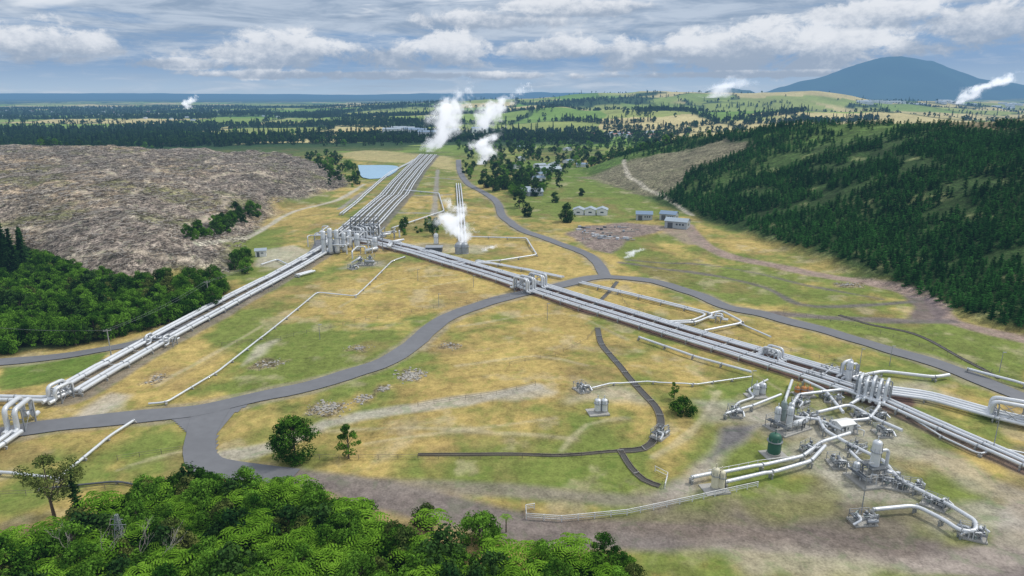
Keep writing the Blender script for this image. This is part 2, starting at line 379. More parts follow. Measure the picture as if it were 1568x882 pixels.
for l in ([(60,355),(130,335),(200,300),(240,262),(235,250)],[(0,352),(60,352)],[(240,285),(330,270),(430,275),(500,300)],[(90,245),(160,262),(240,270)],[(300,255),(340,240),(420,232)],[(100,400),(200,385),(300,400)],[(20,300),(100,290),(150,310)],[(350,300),(330,330),(280,350)]):
    paint(l,(.44,.37,.28),1.2,.85,4,2,deb=.3)
sel,s=masked(RH,8,None,10,30);x=X[sel];y=Y[sel];b1=fbm(x/14,y/14,411,5);b2=fbm(x/70,y/70,412,4)
rc=np.array([.035,.065,.018])*(.6+.9*b1[:,None])+np.array([.20,.17,.09])*(sm(.62,.76,b1)*.6)[:,None]
lg=sm(.0,1.,sm(430,600,y)*sm(.40,.55,b2));rc=rc*(1-lg[:,None])+(np.array([.085,.14,.032])*(.5+1.*b1[:,None]))*lg[:,None]
C[sel]=C[sel]*(1-s[:,None])+rc*s[:,None];DEB[sel]=s*.5
BH=[(890,272),(960,245),(1110,215),(1150,225),(1060,262),(1020,300),(990,300),(950,290)]
paint(BH,(.20,.175,.115),8,.85,None,12,deb=.8)
paint([(1420,192),(1568,176),(1568,195),(1460,200)],(.26,.20,.12),6,.8,None,8)
BL=[(0,395),(60,400),(130,425),(230,440),(335,432),(350,445),(330,470),(250,500),(170,520),(80,535),(0,545)]
FG=[(-60,980),(-60,850),(40,850),(110,825),(190,785),(260,765),(450,768),(540,812),(620,852),(720,880),(800,960)]
FG2=[(700,960),(740,880),(800,862),(950,866),(1000,960)]
for q_ in (BL,FG): paint(q_,BUSH,3,1,None,4,deb=.4)
paint([(-20,820),(60,800),(120,825),(60,870),(-20,880)],(.26,.19,.10),4,.9,None,5)
paint([(460,745),(700,800),(760,860),(720,880),(600,840)],(.34,.26,.13),3,.7,None,3)
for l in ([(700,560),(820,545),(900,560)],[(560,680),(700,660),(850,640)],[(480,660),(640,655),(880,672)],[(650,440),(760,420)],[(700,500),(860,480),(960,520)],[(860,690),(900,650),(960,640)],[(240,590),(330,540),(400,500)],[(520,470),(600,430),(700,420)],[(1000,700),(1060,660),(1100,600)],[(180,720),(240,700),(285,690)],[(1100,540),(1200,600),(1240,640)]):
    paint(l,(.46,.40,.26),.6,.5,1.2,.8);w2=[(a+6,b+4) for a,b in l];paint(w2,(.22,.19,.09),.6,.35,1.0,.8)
def road_sh(px,w): paint(px,(.29,.25,.18),1.2,.75,w,1.6)
road_sh(R1,9.5);road_sh(R3,8);road_sh(R4,7.5)
paint([(330,705),(420,682),(500,648),(600,630),(700,615),(780,601),(820,592)],(.40,.37,.31),1.2,.8,4.5,2)
paint([(450,730),(540,744),(620,762),(700,785),(800,806),(900,816),(1000,818),(1200,826),(1400,850),(1568,868)],(.19,.16,.15),1.5,.95,9,2.5)
paint([(450,722),(600,740),(760,750),(900,762),(1000,765),(1040,745)],(.22,.19,.16),1.5,.75,5,2)
paint([(1000,772),(1040,735),(1075,705),(1095,668),(1115,652),(1165,650),(1140,678),(1095,715),(1070,750),(1010,780)],(.36,.32,.27),2,.85,None,2)
paint([(1105,655),(1165,649),(1135,680),(1085,705)],(.12,.115,.12),1.5,.9,None,1)
paint([(880,800),(1000,795),(1160,765),(1320,745),(1480,750),(1568,690),(1568,760),(1540,790),(1568,850),(1400,850),(1200,828),(1000,820)],(.185,.145,.115),5,.7,None,14,deb=.15)
paint([(1190,640),(1290,620),(1420,650),(1500,720),(1400,780),(1300,790),(1230,735),(1190,690)],(.25,.215,.135),5,.55,None,10,deb=.15)
paint([(1120,790),(1250,770),(1300,745),(1380,780),(1440,840),(1300,830),(1200,815)],(.145,.12,.105),3,.65,None,6)
paint([(1100,840),(1250,842),(1380,868),(1300,882),(1150,882)],(.42,.37,.28),3,.65,None,6)
paint([(1568,775),(1550,800),(1555,835),(1500,860),(1400,868)],(.33,.28,.24),1.5,.8,5,2)
paint([(1440,840),(1520,835),(1540,800),(1500,765),(1440,752)],(.20,.205,.06),2,.7,None,4)
paint([(1150,775),(1290,755),(1300,790),(1200,800)],(.21,.21,.065),3,.6,None,6)
paint([(1370,690),(1440,700),(1500,740),(1568,760)],(.38,.34,.27),2,.6,6,3)
paint([(1052,345),(1075,372),(1110,390),(1160,402),(1250,420),(1330,433),(1400,449),(1438,470),(1455,492),(1568,520)],(.30,.225,.185),1.3,1.,7.5,1.5)
paint([(1455,492),(1400,492),(1300,488),(1190,480)],(.17,.145,.135),1.3,.95,5.5,1.5)
paint([(1380,450),(1425,455),(1450,478),(1440,492),(1390,488),(1400,470)],(.15,.12,.12),1.5,.9,None,1)
paint([(950,402),(1080,420),(1170,440),(1225,466),(1310,468),(1400,462)],(.14,.125,.115),1,.95,3,1)
paint([(960,398),(1100,408),(1250,440),(1350,458)],(.14,.125,.115),1,.85,2.4,1)
paint([(868,358),(900,345),(960,340),(1020,350),(965,366),(935,388),(900,378)],(.23,.18,.16),2,.95,None,4,deb=.5)
paint([(1000,345),(1060,350),(1085,375),(1050,375)],(.28,.22,.18),2,.8,None,4)
paint([(558,282),(520,305),(450,324),(415,344),(385,361),(300,374)],(.46,.42,.34),1.2,.9,4,1)
paint([(955,245),(962,268),(985,285),(1020,303),(1060,330)],(.42,.38,.30),1,.9,3.5,1)
paint([(520,235),(560,230),(640,235),(690,240),(700,262),(620,250),(540,245)],(.42,.35,.17),6,.8,None,6)
paint([(390,385),(450,375),(470,385),(430,410),(395,408)],(.44,.40,.32),2,.7,None,3)
paint([(600,375),(700,372),(760,376),(740,390),(640,386)],(.42,.38,.28),3,.6,None,5)
paint([(370,560),(390,530),(425,520),(400,545)],(.44,.40,.32),1.5,.7,None,2)
paint([(120,640),(170,600),(200,605),(150,638)],(.44,.40,.34),2,.7,None,3)
paint([(720,610),(780,595),(830,592),(850,600),(790,612)],(.42,.39,.32),2,.7,None,3)
for l in ([(610,300),(690,298)],[(590,325),(700,328)],[(640,270),(700,275)],[(670,260),(665,330)],[(520,320),(610,260)]): paint(l,(.28,.26,.23),1,.85,4,1)
for p_ in ((1310,660),(1390,600),(1250,700),(1340,745),(1215,650),(1130,630),(930,600),(1480,790),(560,405)):
    w=P1(*p_);paint([(w[0]-10,w[1]-7),(w[0]+11,w[1]-6),(w[0]+9,w[1]+7),(w[0]-9,w[1]+6)],(.40,.37,.32),3,.55,None,4,world=True)
Bpx=[(545,366),(640,388),(800,437),(1290,588),(1335,604)]
Bend=[(1325,608),(1440,660),(1568,717),(1680,762)]
Apx=[(105,606),(180,563),(250,522),(330,478),(420,430),(470,402),(520,372)]
Cw=[(-88,378),(-90,520),(-100,700),(-108,900)]
paint(P(Bpx),(.13,.078,.07),1,.94,13,.6,world=True)  # shade beneath the pipe bundle, painted dark red-brown into the ground colour
paint(P(Bend),(.16,.11,.10),1,.85,6.5,.6,world=True)  # same painted shade under the bundle's continuation
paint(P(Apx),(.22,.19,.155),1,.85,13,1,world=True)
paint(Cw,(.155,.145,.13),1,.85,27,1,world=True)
ROCKS=((630,575,200,2.4,2.6,.5),(500,625,180,3.,2.2,.45),(555,611,60,1.4,1.4,.45),(588,595,40,1,1,.45),(412,557,60,3,2.5,.4),(690,530,40,2,2.,.4),(550,533,50,2,1.6,.4),(1300,437,60,4,2,.6),(240,580,40,1.6,2,.45))
for (u,v,n_,sx,sy,_s) in ROCKS:
    w=P1(u,v);paint([(w[0]-sx*1.6,w[1]-sy*1.4),(w[0]+sx,w[1]-sy*1.6),(w[0]+sx*1.7,w[1]+sy*1.2),(w[0]-sx,w[1]+sy*1.5)],(.24,.19,.12),1.2,.85,None,2,world=True,deb=1,ns=4)
me=bpy.data.meshes.new('ground')
nv=NR*NA;me.vertices.add(nv);me.vertices.foreach_set('co',np.stack([GX,GY,GZ],-1).astype(np.float32).ravel())
ii,jj=np.meshgrid(np.arange(NR-1),np.arange(NA-1),indexing='ij');a=(ii*NA+jj).ravel()
F=np.ascontiguousarray(np.stack([a,a+1,a+NA+1,a+NA],1)).astype(np.int32)
p0,p1,p2=[np.array([GX.ravel()[F[0,k]],GY.ravel()[F[0,k]],0]) for k in (0,1,2)]
if np.cross(p1-p0,p2-p1)[2]<0: F=np.ascontiguousarray(F[:,::-1])
nf=len(F);me.loops.add(nf*4);me.loops.foreach_set('vertex_index',F.ravel());me.polygons.add(nf)
me.polygons.foreach_set('loop_start',np.arange(0,nf*4,4,dtype=np.int32));me.polygons.foreach_set('use_smooth',np.ones(nf,bool))
me.update(calc_edges=True)
at=me.color_attributes.new('land','FLOAT_COLOR','POINT')
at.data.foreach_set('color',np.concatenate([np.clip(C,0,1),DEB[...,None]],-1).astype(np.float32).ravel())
gm=bpy.data.materials.new('ground_cover');t=nt(gm);gg=N(t,'ShaderNodeNewGeometry');pos=gg.outputs['Position']
A_=N(t,'ShaderNodeAttribute');A_.attribute_name='land'
n1=noise(t,pos,.45,4,.75);n2=noise(t,pos,.09,2,.6,1.0);n3=noise(t,pos,2.2,1,.6)
f=mth(t,'ADD',mth(t,'MULTIPLY',mth(t,'SUBTRACT',n1,.5),1.5),mth(t,'ADD',mth(t,'MULTIPLY',mth(t,'SUBTRACT',n2,.5),.8),mth(t,'ADD',mth(t,'MULTIPLY',mth(t,'SUBTRACT',n3,.5),.7),1.0)))
c=mixc(t,1.0,A_.outputs['Color'],f,'MULTIPLY')
n4=noise(t,pos,.22,3,.65,.6);c=mixc(t,mr(t,n4,.52,.68,0,.45),c,mixc(t,1.0,A_.outputs['Color'],(.62,.86,.6),'MULTIPLY'))
vo=noise(t,pos,.55,4,.95);db=mr(t,vo,.40,.62,.30,1.75);vo2=noise(t,pos,.10,3,.8,.8);db=mth(t,'MULTIPLY',db,mr(t,vo2,.35,.65,.6,1.4));dbf=mixc(t,A_.outputs['Alpha'],(1.,1.,1.),db);c=mixc(t,1.0,c,dbf,'MULTIPLY')
b=N(t,'ShaderNodeBsdfPrincipled');t.links.new(c,b.inputs['Base Color']);b.inputs['Roughness'].default_value=.95;b.inputs['Specular IOR Level'].default_value=.1
bp=N(t,'ShaderNodeBump');bp.inputs['Strength'].default_value=.6;bp.inputs['Distance'].default_value=.6;t.links.new(n1,bp.inputs['Height']);t.links.new(bp.outputs[0],b.inputs['Normal'])
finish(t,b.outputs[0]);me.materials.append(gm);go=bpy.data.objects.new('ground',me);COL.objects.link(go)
# ------------------------------------------------------------ pond
pp=P([(548,255),(600,255),(610,260),(590,272),(556,273)]);pp=[tuple(p) for p in catmull(pp+[pp[0]],6)][:-1]
mb=MB();zz=float(max(hg(*p) for p in pp))+.4
mb.add([(p[0],p[1],zz) for p in pp],[tuple(range(len(pp)))],0);mb.obj('pond',[mat_simple('pond_water',(.30,.52,.68),.12,0,.08,.1)])
# ------------------------------------------------------------ pipelines
pipeline('steam_pipeline',Apx,(-4.6,-2.9,1.4,3.2),.56,1.3,9)
pipeline('steam_pipeline',Bpx,(-5.6,-4.3,-3.0,.9,2.2,4.4,5.7),.40,1.3,9)
pipeline('steam_pipeline',Bend,(-1.8,-.4,1.6),.42,1.3,9)
pipeline('steam_pipeline',Cw,(-11,-9.2,-6.6,-3,-1,2.5,4.5,8,10),.42,1.2,14,world=True)
pipeline('steam_pipeline',[(-40,616),(78,618),(105,606)],(-1,1),.55,1.3)
pipeline('steam_pipeline',[(-40,712),(0,688),(28,668)],(-1,1),.55,1.3)
pipeline('steam_pipeline',[(888,436),(980,458),(1088,486),(1062,497),(1018,498)],(-.9,.9),.40,1.1)
pipeline('steam_pipeline',[(1085,485),(1105,480),(1138,498),(1078,511)],(0,),.40,1.1)
pipeline('steam_pipeline',[(978,521),(1060,550),(1150,575)],(0,),.4,1.1)
pipeline('steam_pipeline',[(1130,498),(1180,520)],(0,),.3,.9)
pipeline('steam_pipeline',[(1300,585),(1350,574),(1430,584),(1452,580)],(0,),.5,1.2)
pipeline('steam_pipeline',[(1330,600),(1420,612),(1520,640),(1570,652),(1650,670)],(-2.2,-.7,.9,2.4),.46,1.2)
pipeline('steam_pipeline',[(1480,570),(1568,594),(1640,612)],(0,),.4,1.1)
pipeline('steam_pipeline',[(620,395),(600,402),(545,456),(486,450),(400,520),(330,575),(255,620),(228,622)],(0,),.26,.7,9)
pipeline('steam_pipeline',[(690,408),(765,402),(822,393),(806,367),(720,365)],(0,),.38,1)
pipeline('steam_pipeline',[(730,402),(800,415),(862,428)],(-.7,.7),.4,1)
pipeline('steam_pipeline',[(770,408),(690,403),(640,385)],(0,),.35,1)
pipeline('steam_pipeline',[(708,372),(706,330),(702,283)],(-1.8,0,1.8),.45,1.1,12)
pipeline('steam_pipeline',[(525,330),(560,300),(600,265),(635,246)],(-2,0),.45,1.1,14)
pipeline('steam_pipeline',[(600,352),(680,325),(672,298),(618,293)],(0,),.4,1.1,12)
pipeline('steam_pipeline',[(206,648),(165,675),(90,738)],(0,),.32,.8,8)
pipeline('steam_pipeline',[(90,738),(0,728),(-40,724)],(0,),.35,.8,8)
pipeline('steam_pipeline',[(60,752),(180,740),(290,760)],(0,),.22,.5,8,m=2)
pipeline('steam_pipeline',[(470,399),(440,408),(425,400),(400,408)],(0,),.35,.9)
pipeline('steam_pipeline',[(455,425),(480,418)],(-.8,.8),.5,1)
RL=[([(1058,741),(1100,733),(1165,722),(1228,708),(1256,686),(1300,672)],.40),([(1110,748),(1180,733),(1240,716),(1262,692)],.40),
([(1335,791),(1400,785),(1440,805),(1468,824),(1492,825),(1492,808),(1445,780),(1400,758),(1372,742),(1352,715),(1300,690),(1262,668),(1252,648)],.40),
([(1250,640),(1300,628),(1350,655),(1380,668)],.42),([(1205,640),(1222,612),(1290,604),(1345,625)],.42),([(1275,655),(1330,650),(1345,630),(1345,600)],.38),
([(1118,636),(1130,620),(1155,612),(1145,600),(1175,585)],.3),([(1110,642),(1150,630),(1195,612)],.33),([(905,598),(940,590),(1000,588),(1060,592),(1150,580)],.2),
([(1290,668),(1250,650),(1215,648),(1200,625),(1212,590)],.38),([(1390,640),(1440,672),(1500,700),(1530,690),(1600,705)],.22),([(1300,700),(1320,720),(1372,735)],.35),([(1310,585),(1335,605),(1300,628)],.42),([(1230,590),(1262,605),(1290,640)],.4)]
for px,r_ in RL: pipeline('steam_pipeline',px,(0,),r_,1.5 if r_>.3 else .7,6,rad=1.6)
def loops(name,u,v,dirpx,offl,h=5,L=6,r=.45,frame=True):
    p=np.array(P1(u,v));q=np.array(P1(*dirpx));d=(q-p)/np.linalg.norm(q-p);s=np.array([d[1],-d[0]]);z=float(hg(*p));mb=MB()
    for i,o in enumerate(offl):
        c=p+s*o;hh=h-.5*(i%2);pts=[(*(c-d*(L/2+2)),z+1.2),(*(c-d*L/2),z+1.2),(*(c-d*L/2),z+hh),(*(c+d*L/2),z+hh),(*(c+d*L/2),z+1.2),(*(c+d*(L/2+2)),z+1.2)]
        tube(mb,roundc(pts,1.4),r,8,0)
    if frame:
        a=min(offl)-.9;b=max(offl)+.9
        for k in (-.35,.35):
            for o in (a,b): 
                c=p+s*o+d*L*k;box(mb,(c[0],c[1],z+h/2-.5),(.26,.26,h-.6),0,1)
            c=p+s*(a+b)/2+d*L*k;box(mb,(c[0],c[1],z+h-.7),(.22,b-a,.25),math.atan2(d[1],d[0]),1);box(mb,(c[0],c[1],z+h*.5),(.18,b-a,.2),math.atan2(d[1],d[0]),1)
        for o in (a,b):
            c1=p+s*o-d*L*.35;c2=p+s*o+d*L*.35
            cyl(mb,(*c1,z+.2),(*c2,z+h-.8),.08,4,1);cyl(mb,(*c2,z+.2),(*c1,z+h-.8),.08,4,1)
    return mb.obj(name,[M_ALU,M_STEEL,M_DARK,M_CONC])
loops('pipe_expansion_loop',812,444,(900,470),(-5.6,-4.3,-3.0,.9,2.2,4.4,5.7),6,7,.42)
loops('pipe_expansion_loop',34,655,(95,600),(-1,1),6.5,7,.58)
loops('pipe_expansion_loop',95,612,(140,590),(-1,1),4.5,5,.5)
loops('pipe_expansion_loop',250,528,(300,500),(-4.6,-2.9,1.4,3.2),3.2,3,.3)
loops('pipe_expansion_loop',1545,645,(1600,655),(-1.5,0,1.5),5,8,.5)
loops('pipe_expansion_loop',1335,612,(1345,590),(-3,-1.5,0,1.5,3),6,5,.4)
loops('pipe_expansion_loop',1300,580,(1330,570),(-1,.6),5,4,.4)
loops('pipe_expansion_loop',560,362,(600,372),(-6,-4,-2,0,2,4,6),6,10,.45)
loops('pipe_expansion_loop',1100,492,(1130,495),(0,1.2),2.8,2.5,.3)
loops('pipe_expansion_loop',1170,557,(1200,567),(-5.6,-4.3,-3.),4,5,.35)
SM=[M_ALU,M_STEEL,M_DARK,M_CONC,M_GREEN,M_GRNGREY,M_ORANGE,M_BEIGE,M_WHITE]
def vess(name,lst):
    mb=MB()
    for (u,v,r_,h_,m_) in lst: vessel(mb,W(u,v,.5),r_,h_,m_)
    u,v=lst[0][:2];w=W(u,v);box(mb,(w[0],w[1],w[2]+.1),(5,4,.4),.2,3)
    return mb.obj(name,SM)
vess('storage_tank',[(1184,697,1.35,4.8,4)])
vess('silver_water_tank',[(915,632,.8,3.2,0),(925,632,.8,3.2,0)])
vess('silver_water_tank',[(1157,607,.8,3.,0),(1167,605,.8,3.,0)])
vess('beige_vessel',[(1094,750,.75,4.4,7),(1103,750,.75,3.8,7)])
vess('orange_drum',[(1230,605,.8,2.0,6),(1239,606,.8,2.0,6),(1220,604,.7,1.8,6)])
vess('separator_vessel',[(1298,587,.8,6,0)])
def station(name,u,v,kind=0,yaw=.3,s=1.0):
    w=W(u,v);mb=MB();ca,sa=math.cos(yaw),math.sin(yaw)
    def L(x,y,z): return np.array([w[0]+(x*ca-y*sa)*s,w[1]+(x*sa+y*ca)*s,w[2]+z*s])
    box(mb,L(0,0,.1),((8 if kind else 5.5)*s,(6 if kind else 4)*s,.5),yaw,3)
    if kind==1:
        for k,(x,y) in enumerate(((-2,1),(0,1.3),(2,1),(-1,-1.2))):
            vessel(mb,L(x,y,1),.6*s,(3.8+.7*(k%2))*s,5 if k==1 else 0)
        hvessel(mb,L(1.8,-1.6,1.6),3.5*s,.6*s,yaw,0)
    elif kind==2:
        vessel(mb,L(0,0,2.2),.85*s,6*s,0)
        for a in range(4): 
            x,y=(-1.3,1.3)[a%2],(-1.3,1.3)[a//2];cyl(mb,L(x,y,0),L(x,y,3.2),.14,6,1)
        box(mb,L(0,0,3.1),(3.4*s,3.4*s,.15),yaw,2);tube(mb,roundc([L(1,0,6),L(2.6,0,6),L(2.6,0,1.4),L(5,-1,1.4)],1),.35,8,0)
        vessel(mb,L(-2.4,1.5,.6),.6*s,2.6*s,0);vessel(mb,L(2.2,2.,.6),.5*s,2.3*s,0)
    else:
        for (x,y) in ((-1.5,0),(1.2,.6)):
            cyl(mb,L(x,y,0),L(x,y,2.6),.28*s,8,1);cyl(mb,L(x,y,1.1),L(x,y,1.5),.55*s,10,5);cyl(mb,L(x,y,2.1),L(x,y,2.3),.5*s,10,2)
            cyl(mb,L(x-.8,y,1.8),L(x+.8,y,1.8),.2*s,8,0)
        tube(mb,roundc([L(-1.5,0,2.2),L(-1.5,-2.,2.2),L(-3.5,-2,1)],.7),.3*s,8,0)
        hvessel(mb,L(1.5,-1.5,1.2),2.4*s,.5*s,yaw,1)
    rx,ry=(3.5,2.6) if kind else (2.4,1.7)
    for z in (2.2,2.7):
        for a,b_ in (((-rx,-ry),(rx,-ry)),((rx,-ry),(rx,ry)),((rx,ry),(-rx,ry)),((-rx,ry),(-rx,-ry))): cyl(mb,L(*a,z),L(*b_,z),.05,4,1)
    box(mb,L(-rx+.7,0,1.6),(1.4*s,2*ry*s,.08),yaw,2)
    for a in ((-rx,-ry),(0,-ry),(rx,-ry),(rx,ry),(0,ry),(-rx,ry)): cyl(mb,L(*a,0),L(*a,2.7),.08,4,1)
    for k in range(7):
        x,y=random.uniform(-rx,rx),random.uniform(-ry,ry);x2,y2=x+random.uniform(-2,2),y+random.uniform(-1,1)
        z=random.uniform(.8,2.4);tube(mb,roundc([L(x,y,.3),L(x,y,z),L(x2,y2,z),L(x2,y2,.3)],.3),.12,6,random.choice((0,1,1,2,5)))
    return mb.obj(name,SM)
station('separator_station',1205,655,1,.5,1.15);station('separator_station',1335,735,2,.2,1.1)
for u,v,k in ((1125,635,0),(890,598,0),(1320,800,0),(1488,822,0),(1430,775,0),(1265,655,0),(1350,665,0),(1298,660,0),(1365,745,0),(1280,712,0),(1235,640,0),(1310,690,0),(1340,640,0),(1270,570,0),(1395,750,0),(1240,690,0),(540,412,0),(1010,668,0),(1275,615,0),(1315,640,0),(1225,620,0),(1335,585,0),(1250,580,0)):
    station('wellhead',u,v,k,random.uniform(0,3),.78)
station('wellhead',560,405,0,0,1.6);station('separator_station',1320,605,1,1.2,.85)
mb=MB()
for u,v,h_,r_ in ((497,390,11,1.2),(507,389,12,1.2),(517,388,11,1.2),(528,386,9,1.1),(548,384,8,1.3),(536,378,8,1.2),(575,384,6,1.2)): vessel(mb,W(u,v,1),r_,h_,0)
for k in range(16):
    w=W(random.uniform(495,610),random.uniform(362,388));x,y,z=w;hvessel(mb,(x,y,z+random.uniform(1.5,5)),random.uniform(4,9),random.uniform(.4,.9),random.choice((0,1.57,.8)),random.choice((0,1,0)))
for k in range(30):
    a=W(random.uniform(492,612),random.uniform(360,390));b_=a+np.array([random.uniform(-14,14),random.uniform(-14,14),0]);zt=a[2]+random.uniform(2.5,8)
    tube(mb,roundc([a,(a[0],a[1],zt),(b_[0],a[1],zt),(b_[0],b_[1],zt),(b_[0],b_[1],a[2])],.9),random.uniform(.22,.42),7,random.choice((0,0,1)))
for u in range(538,584,7):
    for v in (356,364):
        w=W(u,v);cyl(mb,w,w+np.array([0,0,9]),.2,5,2)
for v in (356,364):
    for zt in (5,7,9):
        a=W(538,v);b_=W(580,v);cyl(mb,(a[0],a[1],a[2]+zt),(b_[0],b_[1],b_[2]+zt),.18,5,2)
for i in range(7):
    a=W(538+i*7,356);b_=W(538+i*7,364)
    for zt in (5,7,9): cyl(mb,(a[0],a[1],a[2]+zt),(b_[0],b_[1],b_[2]+zt),.15,5,2)
mb.obj('steam_separation_plant',SM)
mb=MB()
for u,v in ((703,388),(711,388)): w=W(u,v);vessel(mb,w,2.,5.5,1)
box(mb,W(665,385,1.2),(8,5,2.4),0,2);box(mb,W(665,385,2.5),(8.6,5.6,.25),0,1);vessel(mb,W(668,374,.3),1.2,5.5,8);mb.obj('steam_silencer',SM)
# ------------------------------------------------------------ drainage channel
def channel(px,w=1.6,bars=True):
    strip('drainage_channel',px,w,M_DITCH,.10,cross=2);pl=catmull(P(px),2)
    mb=MB()
    for s in (-1,1):
        q=offs(pl,s*(w/2+.12))
        for i in range(0,len(q)-1):
            a,b_=q[i],q[i+1];z=(float(hg(*a))+float(hg(*b_)))/2;c=(a+b_)/2;L=np.linalg.norm(b_-a)
            box(mb,(c[0],c[1],z+.1),(L+.02,.10,.4),math.atan2(b_[1]-a[1],b_[0]-a[0]),0)
    if bars:
      for i in range(0,len(pl)-1,4):
        a,b_=pl[i],pl[i+1];yaw=math.atan2(b_[1]-a[1],b_[0]-a[0]);z=float(hg(*a));box(mb,(a[0],a[1],z+.38),(.12,w+.4,.1),yaw,1)
    mb.obj('channel_wall',[M_WOOD,M_CONC])
channel([(915,503),(920,525),(935,545),(960,575),(985,603),(1005,625),(1012,648),(1003,672),(985,688),(950,691)],1.5)
channel([(950,691),(860,698),(760,696),(640,697)],.5,False);channel([(950,691),(965,715),(985,735),(1010,745)],1.0)
channel([(945,432),(930,450),(912,468)],1.2);channel([(1285,483),(1330,497),(1400,512),(1470,548),(1530,580)],.7,False)
def fence(name,px,mat,h=1.2,sp=3,rails=(.5,1.1),t=.06):
    pl=P(px);mb=MB();base=ground_follow([np.array(p) for p in pl],0,sp)
    for p in base: box(mb,(p[0],p[1],p[2]+h/2-.1),(t*2.2,t*2.2,h+.2),0,0)
    for z in rails: tube(mb,[p+np.array([0,0,z]) for p in base],t,4,0)
    return mb.obj(name,[mat])
fence('white_railing',[(805,782),(806,795),(860,799),(960,789),(1060,768),(1160,746)],M_WHITE,1.3,2.5,(.5,.9,1.25),.08)
fence('white_railing',[(805,782),(818,780)],M_WHITE,1.3,2.5,(.5,.9,1.25),.08)
fence('white_railing',[(1085,728),(1160,713),(1215,706)],M_WHITE,1.3,2.5,(.5,1.25),.07)
fence('white_railing',[(1003,722),(1022,732),(1018,748)],M_WHITE,1.3,2.5,(.5,1.25),.07)
for px in ([(430,702),(640,703),(800,701),(950,700)],[(340,530),(430,520),(560,490),(680,470),(780,455)],[(300,500),(420,442),(480,405)],[(820,590),(760,605),(640,622)],
  [(0,760),(120,755),(280,735)],[(780,560),(850,545),(900,520),(912,505)],[(1010,490),(1150,525),(1300,560)],[(935,432),(960,470),(1100,520),(1250,560)],[(1200,478),(1330,505),(1450,545),(1568,590)],[(180,705),(280,690)],[(0,528),(80,522),(150,512),(200,505)]):
    fence('post_and_wire_fence',px,M_WOOD,1.2,4,(.55,1.1),.035)
def pole(u,v,h,name='power_pole',arm=True,mat=None):
    w=W(u,v);mb=MB();tube(mb,[w-np.array([0,0,.5]),w+np.array([0,0,h])],[.2,.12] if arm else [.11,.07],7,0)
    if arm:
        box(mb,w+np.array([0,0,h-.5]),(2.2,.15,.15),.4,0)
        for k in (-.9,0,.9): cyl(mb,w+np.array([k*math.cos(.4),k*math.sin(.4),h-.4]),w+np.array([k*math.cos(.4),k*math.sin(.4),h-.05]),.08,5,1)
    else: box(mb,w+np.array([.4,0,h]),(1.0,.3,.12),0,1)
    mb.obj(name,[mat or M_CONC,M_STEEL]);return w+np.array([0,0,h-.3])
tops=[pole(171,548,9),pole(321,466,9)]
for u,v,h_ in ((1315,570,7),(1520,690,8),(1318,790,11),(1362,560,6),(838,490,6),(725,440,5),(672,470,5),(490,520,5),(1150,600,6),(1530,570,6),(640,430,5)): pole(u,v,h_,'lamp_post',False,M_STEEL)
mb=MB()
def wire(a,b_,sag=1.2,r=.022):
    a,b_=np.array(a),np.array(b_);tube(mb,[a+(b_-a)*t-np.array([0,0,sag*4*t*(1-t)]) for t in np.linspace(0,1,9)],r,3,0)
for o in (-.8,.8): wire(tops[0]+[o,0,0],W(-80,535,9)+[o,0,0]);wire(tops[0]+[o,0,0],tops[1]+[o,0,0]);wire(tops[1]+[o,0,0],W(470,395,8)+[o,0,0])
mb.obj('power_line',[M_STEEL])
def pylon(u,v,h,b0=2.2,r=.07):
    w=W(u,v);mb=MB();n=7;prev=None
    for i in range(n+1):
        z=h*i/n;s=b0*(1-.82*i/n);c=[w+np.array([a*s,b_*s,z]) for a,b_ in ((-1,-1),(1,-1),(1,1),(-1,1))]
        for k in range(4): cyl(mb,c[k],c[(k+1)%4],r*.8,4)
        if prev:
            for k in range(4): cyl(mb,prev[k],c[k],r*1.3,4);cyl(mb,prev[k],c[(k+1)%4],r*.7,4)
        prev=c
    for z,l in ((.78,2.6),(.9,2.0)):
        cyl(mb,w+np.array([-l*b0/2,0,h*z]),w+np.array([l*b0/2,0,h*z]),r,4)
    mb.obj('lattice_pylon',[M_STEEL])
pylon(190,856,8.5,1.0,.06)
ico=[(0,0,1),(.89,0,.45),(.28,.85,.45),(-.72,.53,.45),(-.72,-.53,.45),(.28,-.85,.45),(.72,.53,-.45),(-.28,.85,-.45),(-.89,0,-.45),(-.28,-.85,-.45),(.72,-.53,-.45),(0,0,-1)]
icf=[(0,1,2),(0,2,3),(0,3,4),(0,4,5),(0,5,1),(1,6,2),(2,7,3),(3,8,4),(4,9,5),(5,10,1),(6,7,2),(7,8,3),(8,9,4),(9,10,5),(10,6,1),(11,7,6),(11,8,7),(11,9,8),(11,10,9),(11,6,10)]
def rocks(u,v,n,sx,sy,smax=.7):
    w=P1(u,v);mb=MB()
    for _ in range(n):
        x=w[0]+random.gauss(0,sx*.8);y=w[1]+random.gauss(0,sy*.8);s=.12+(smax-.12)*random.random()**2.2
        V=np.array(ico)*s*rng.uniform(.6,1.3,(12,1))*np.array([1.2,1,.7])+np.array([x,y,float(hg(x,y))+s*.2]);mb.add(V,icf,0)
    mb.obj('rock_pile',[M_ROCK])
for a in ROCKS: rocks(*a)
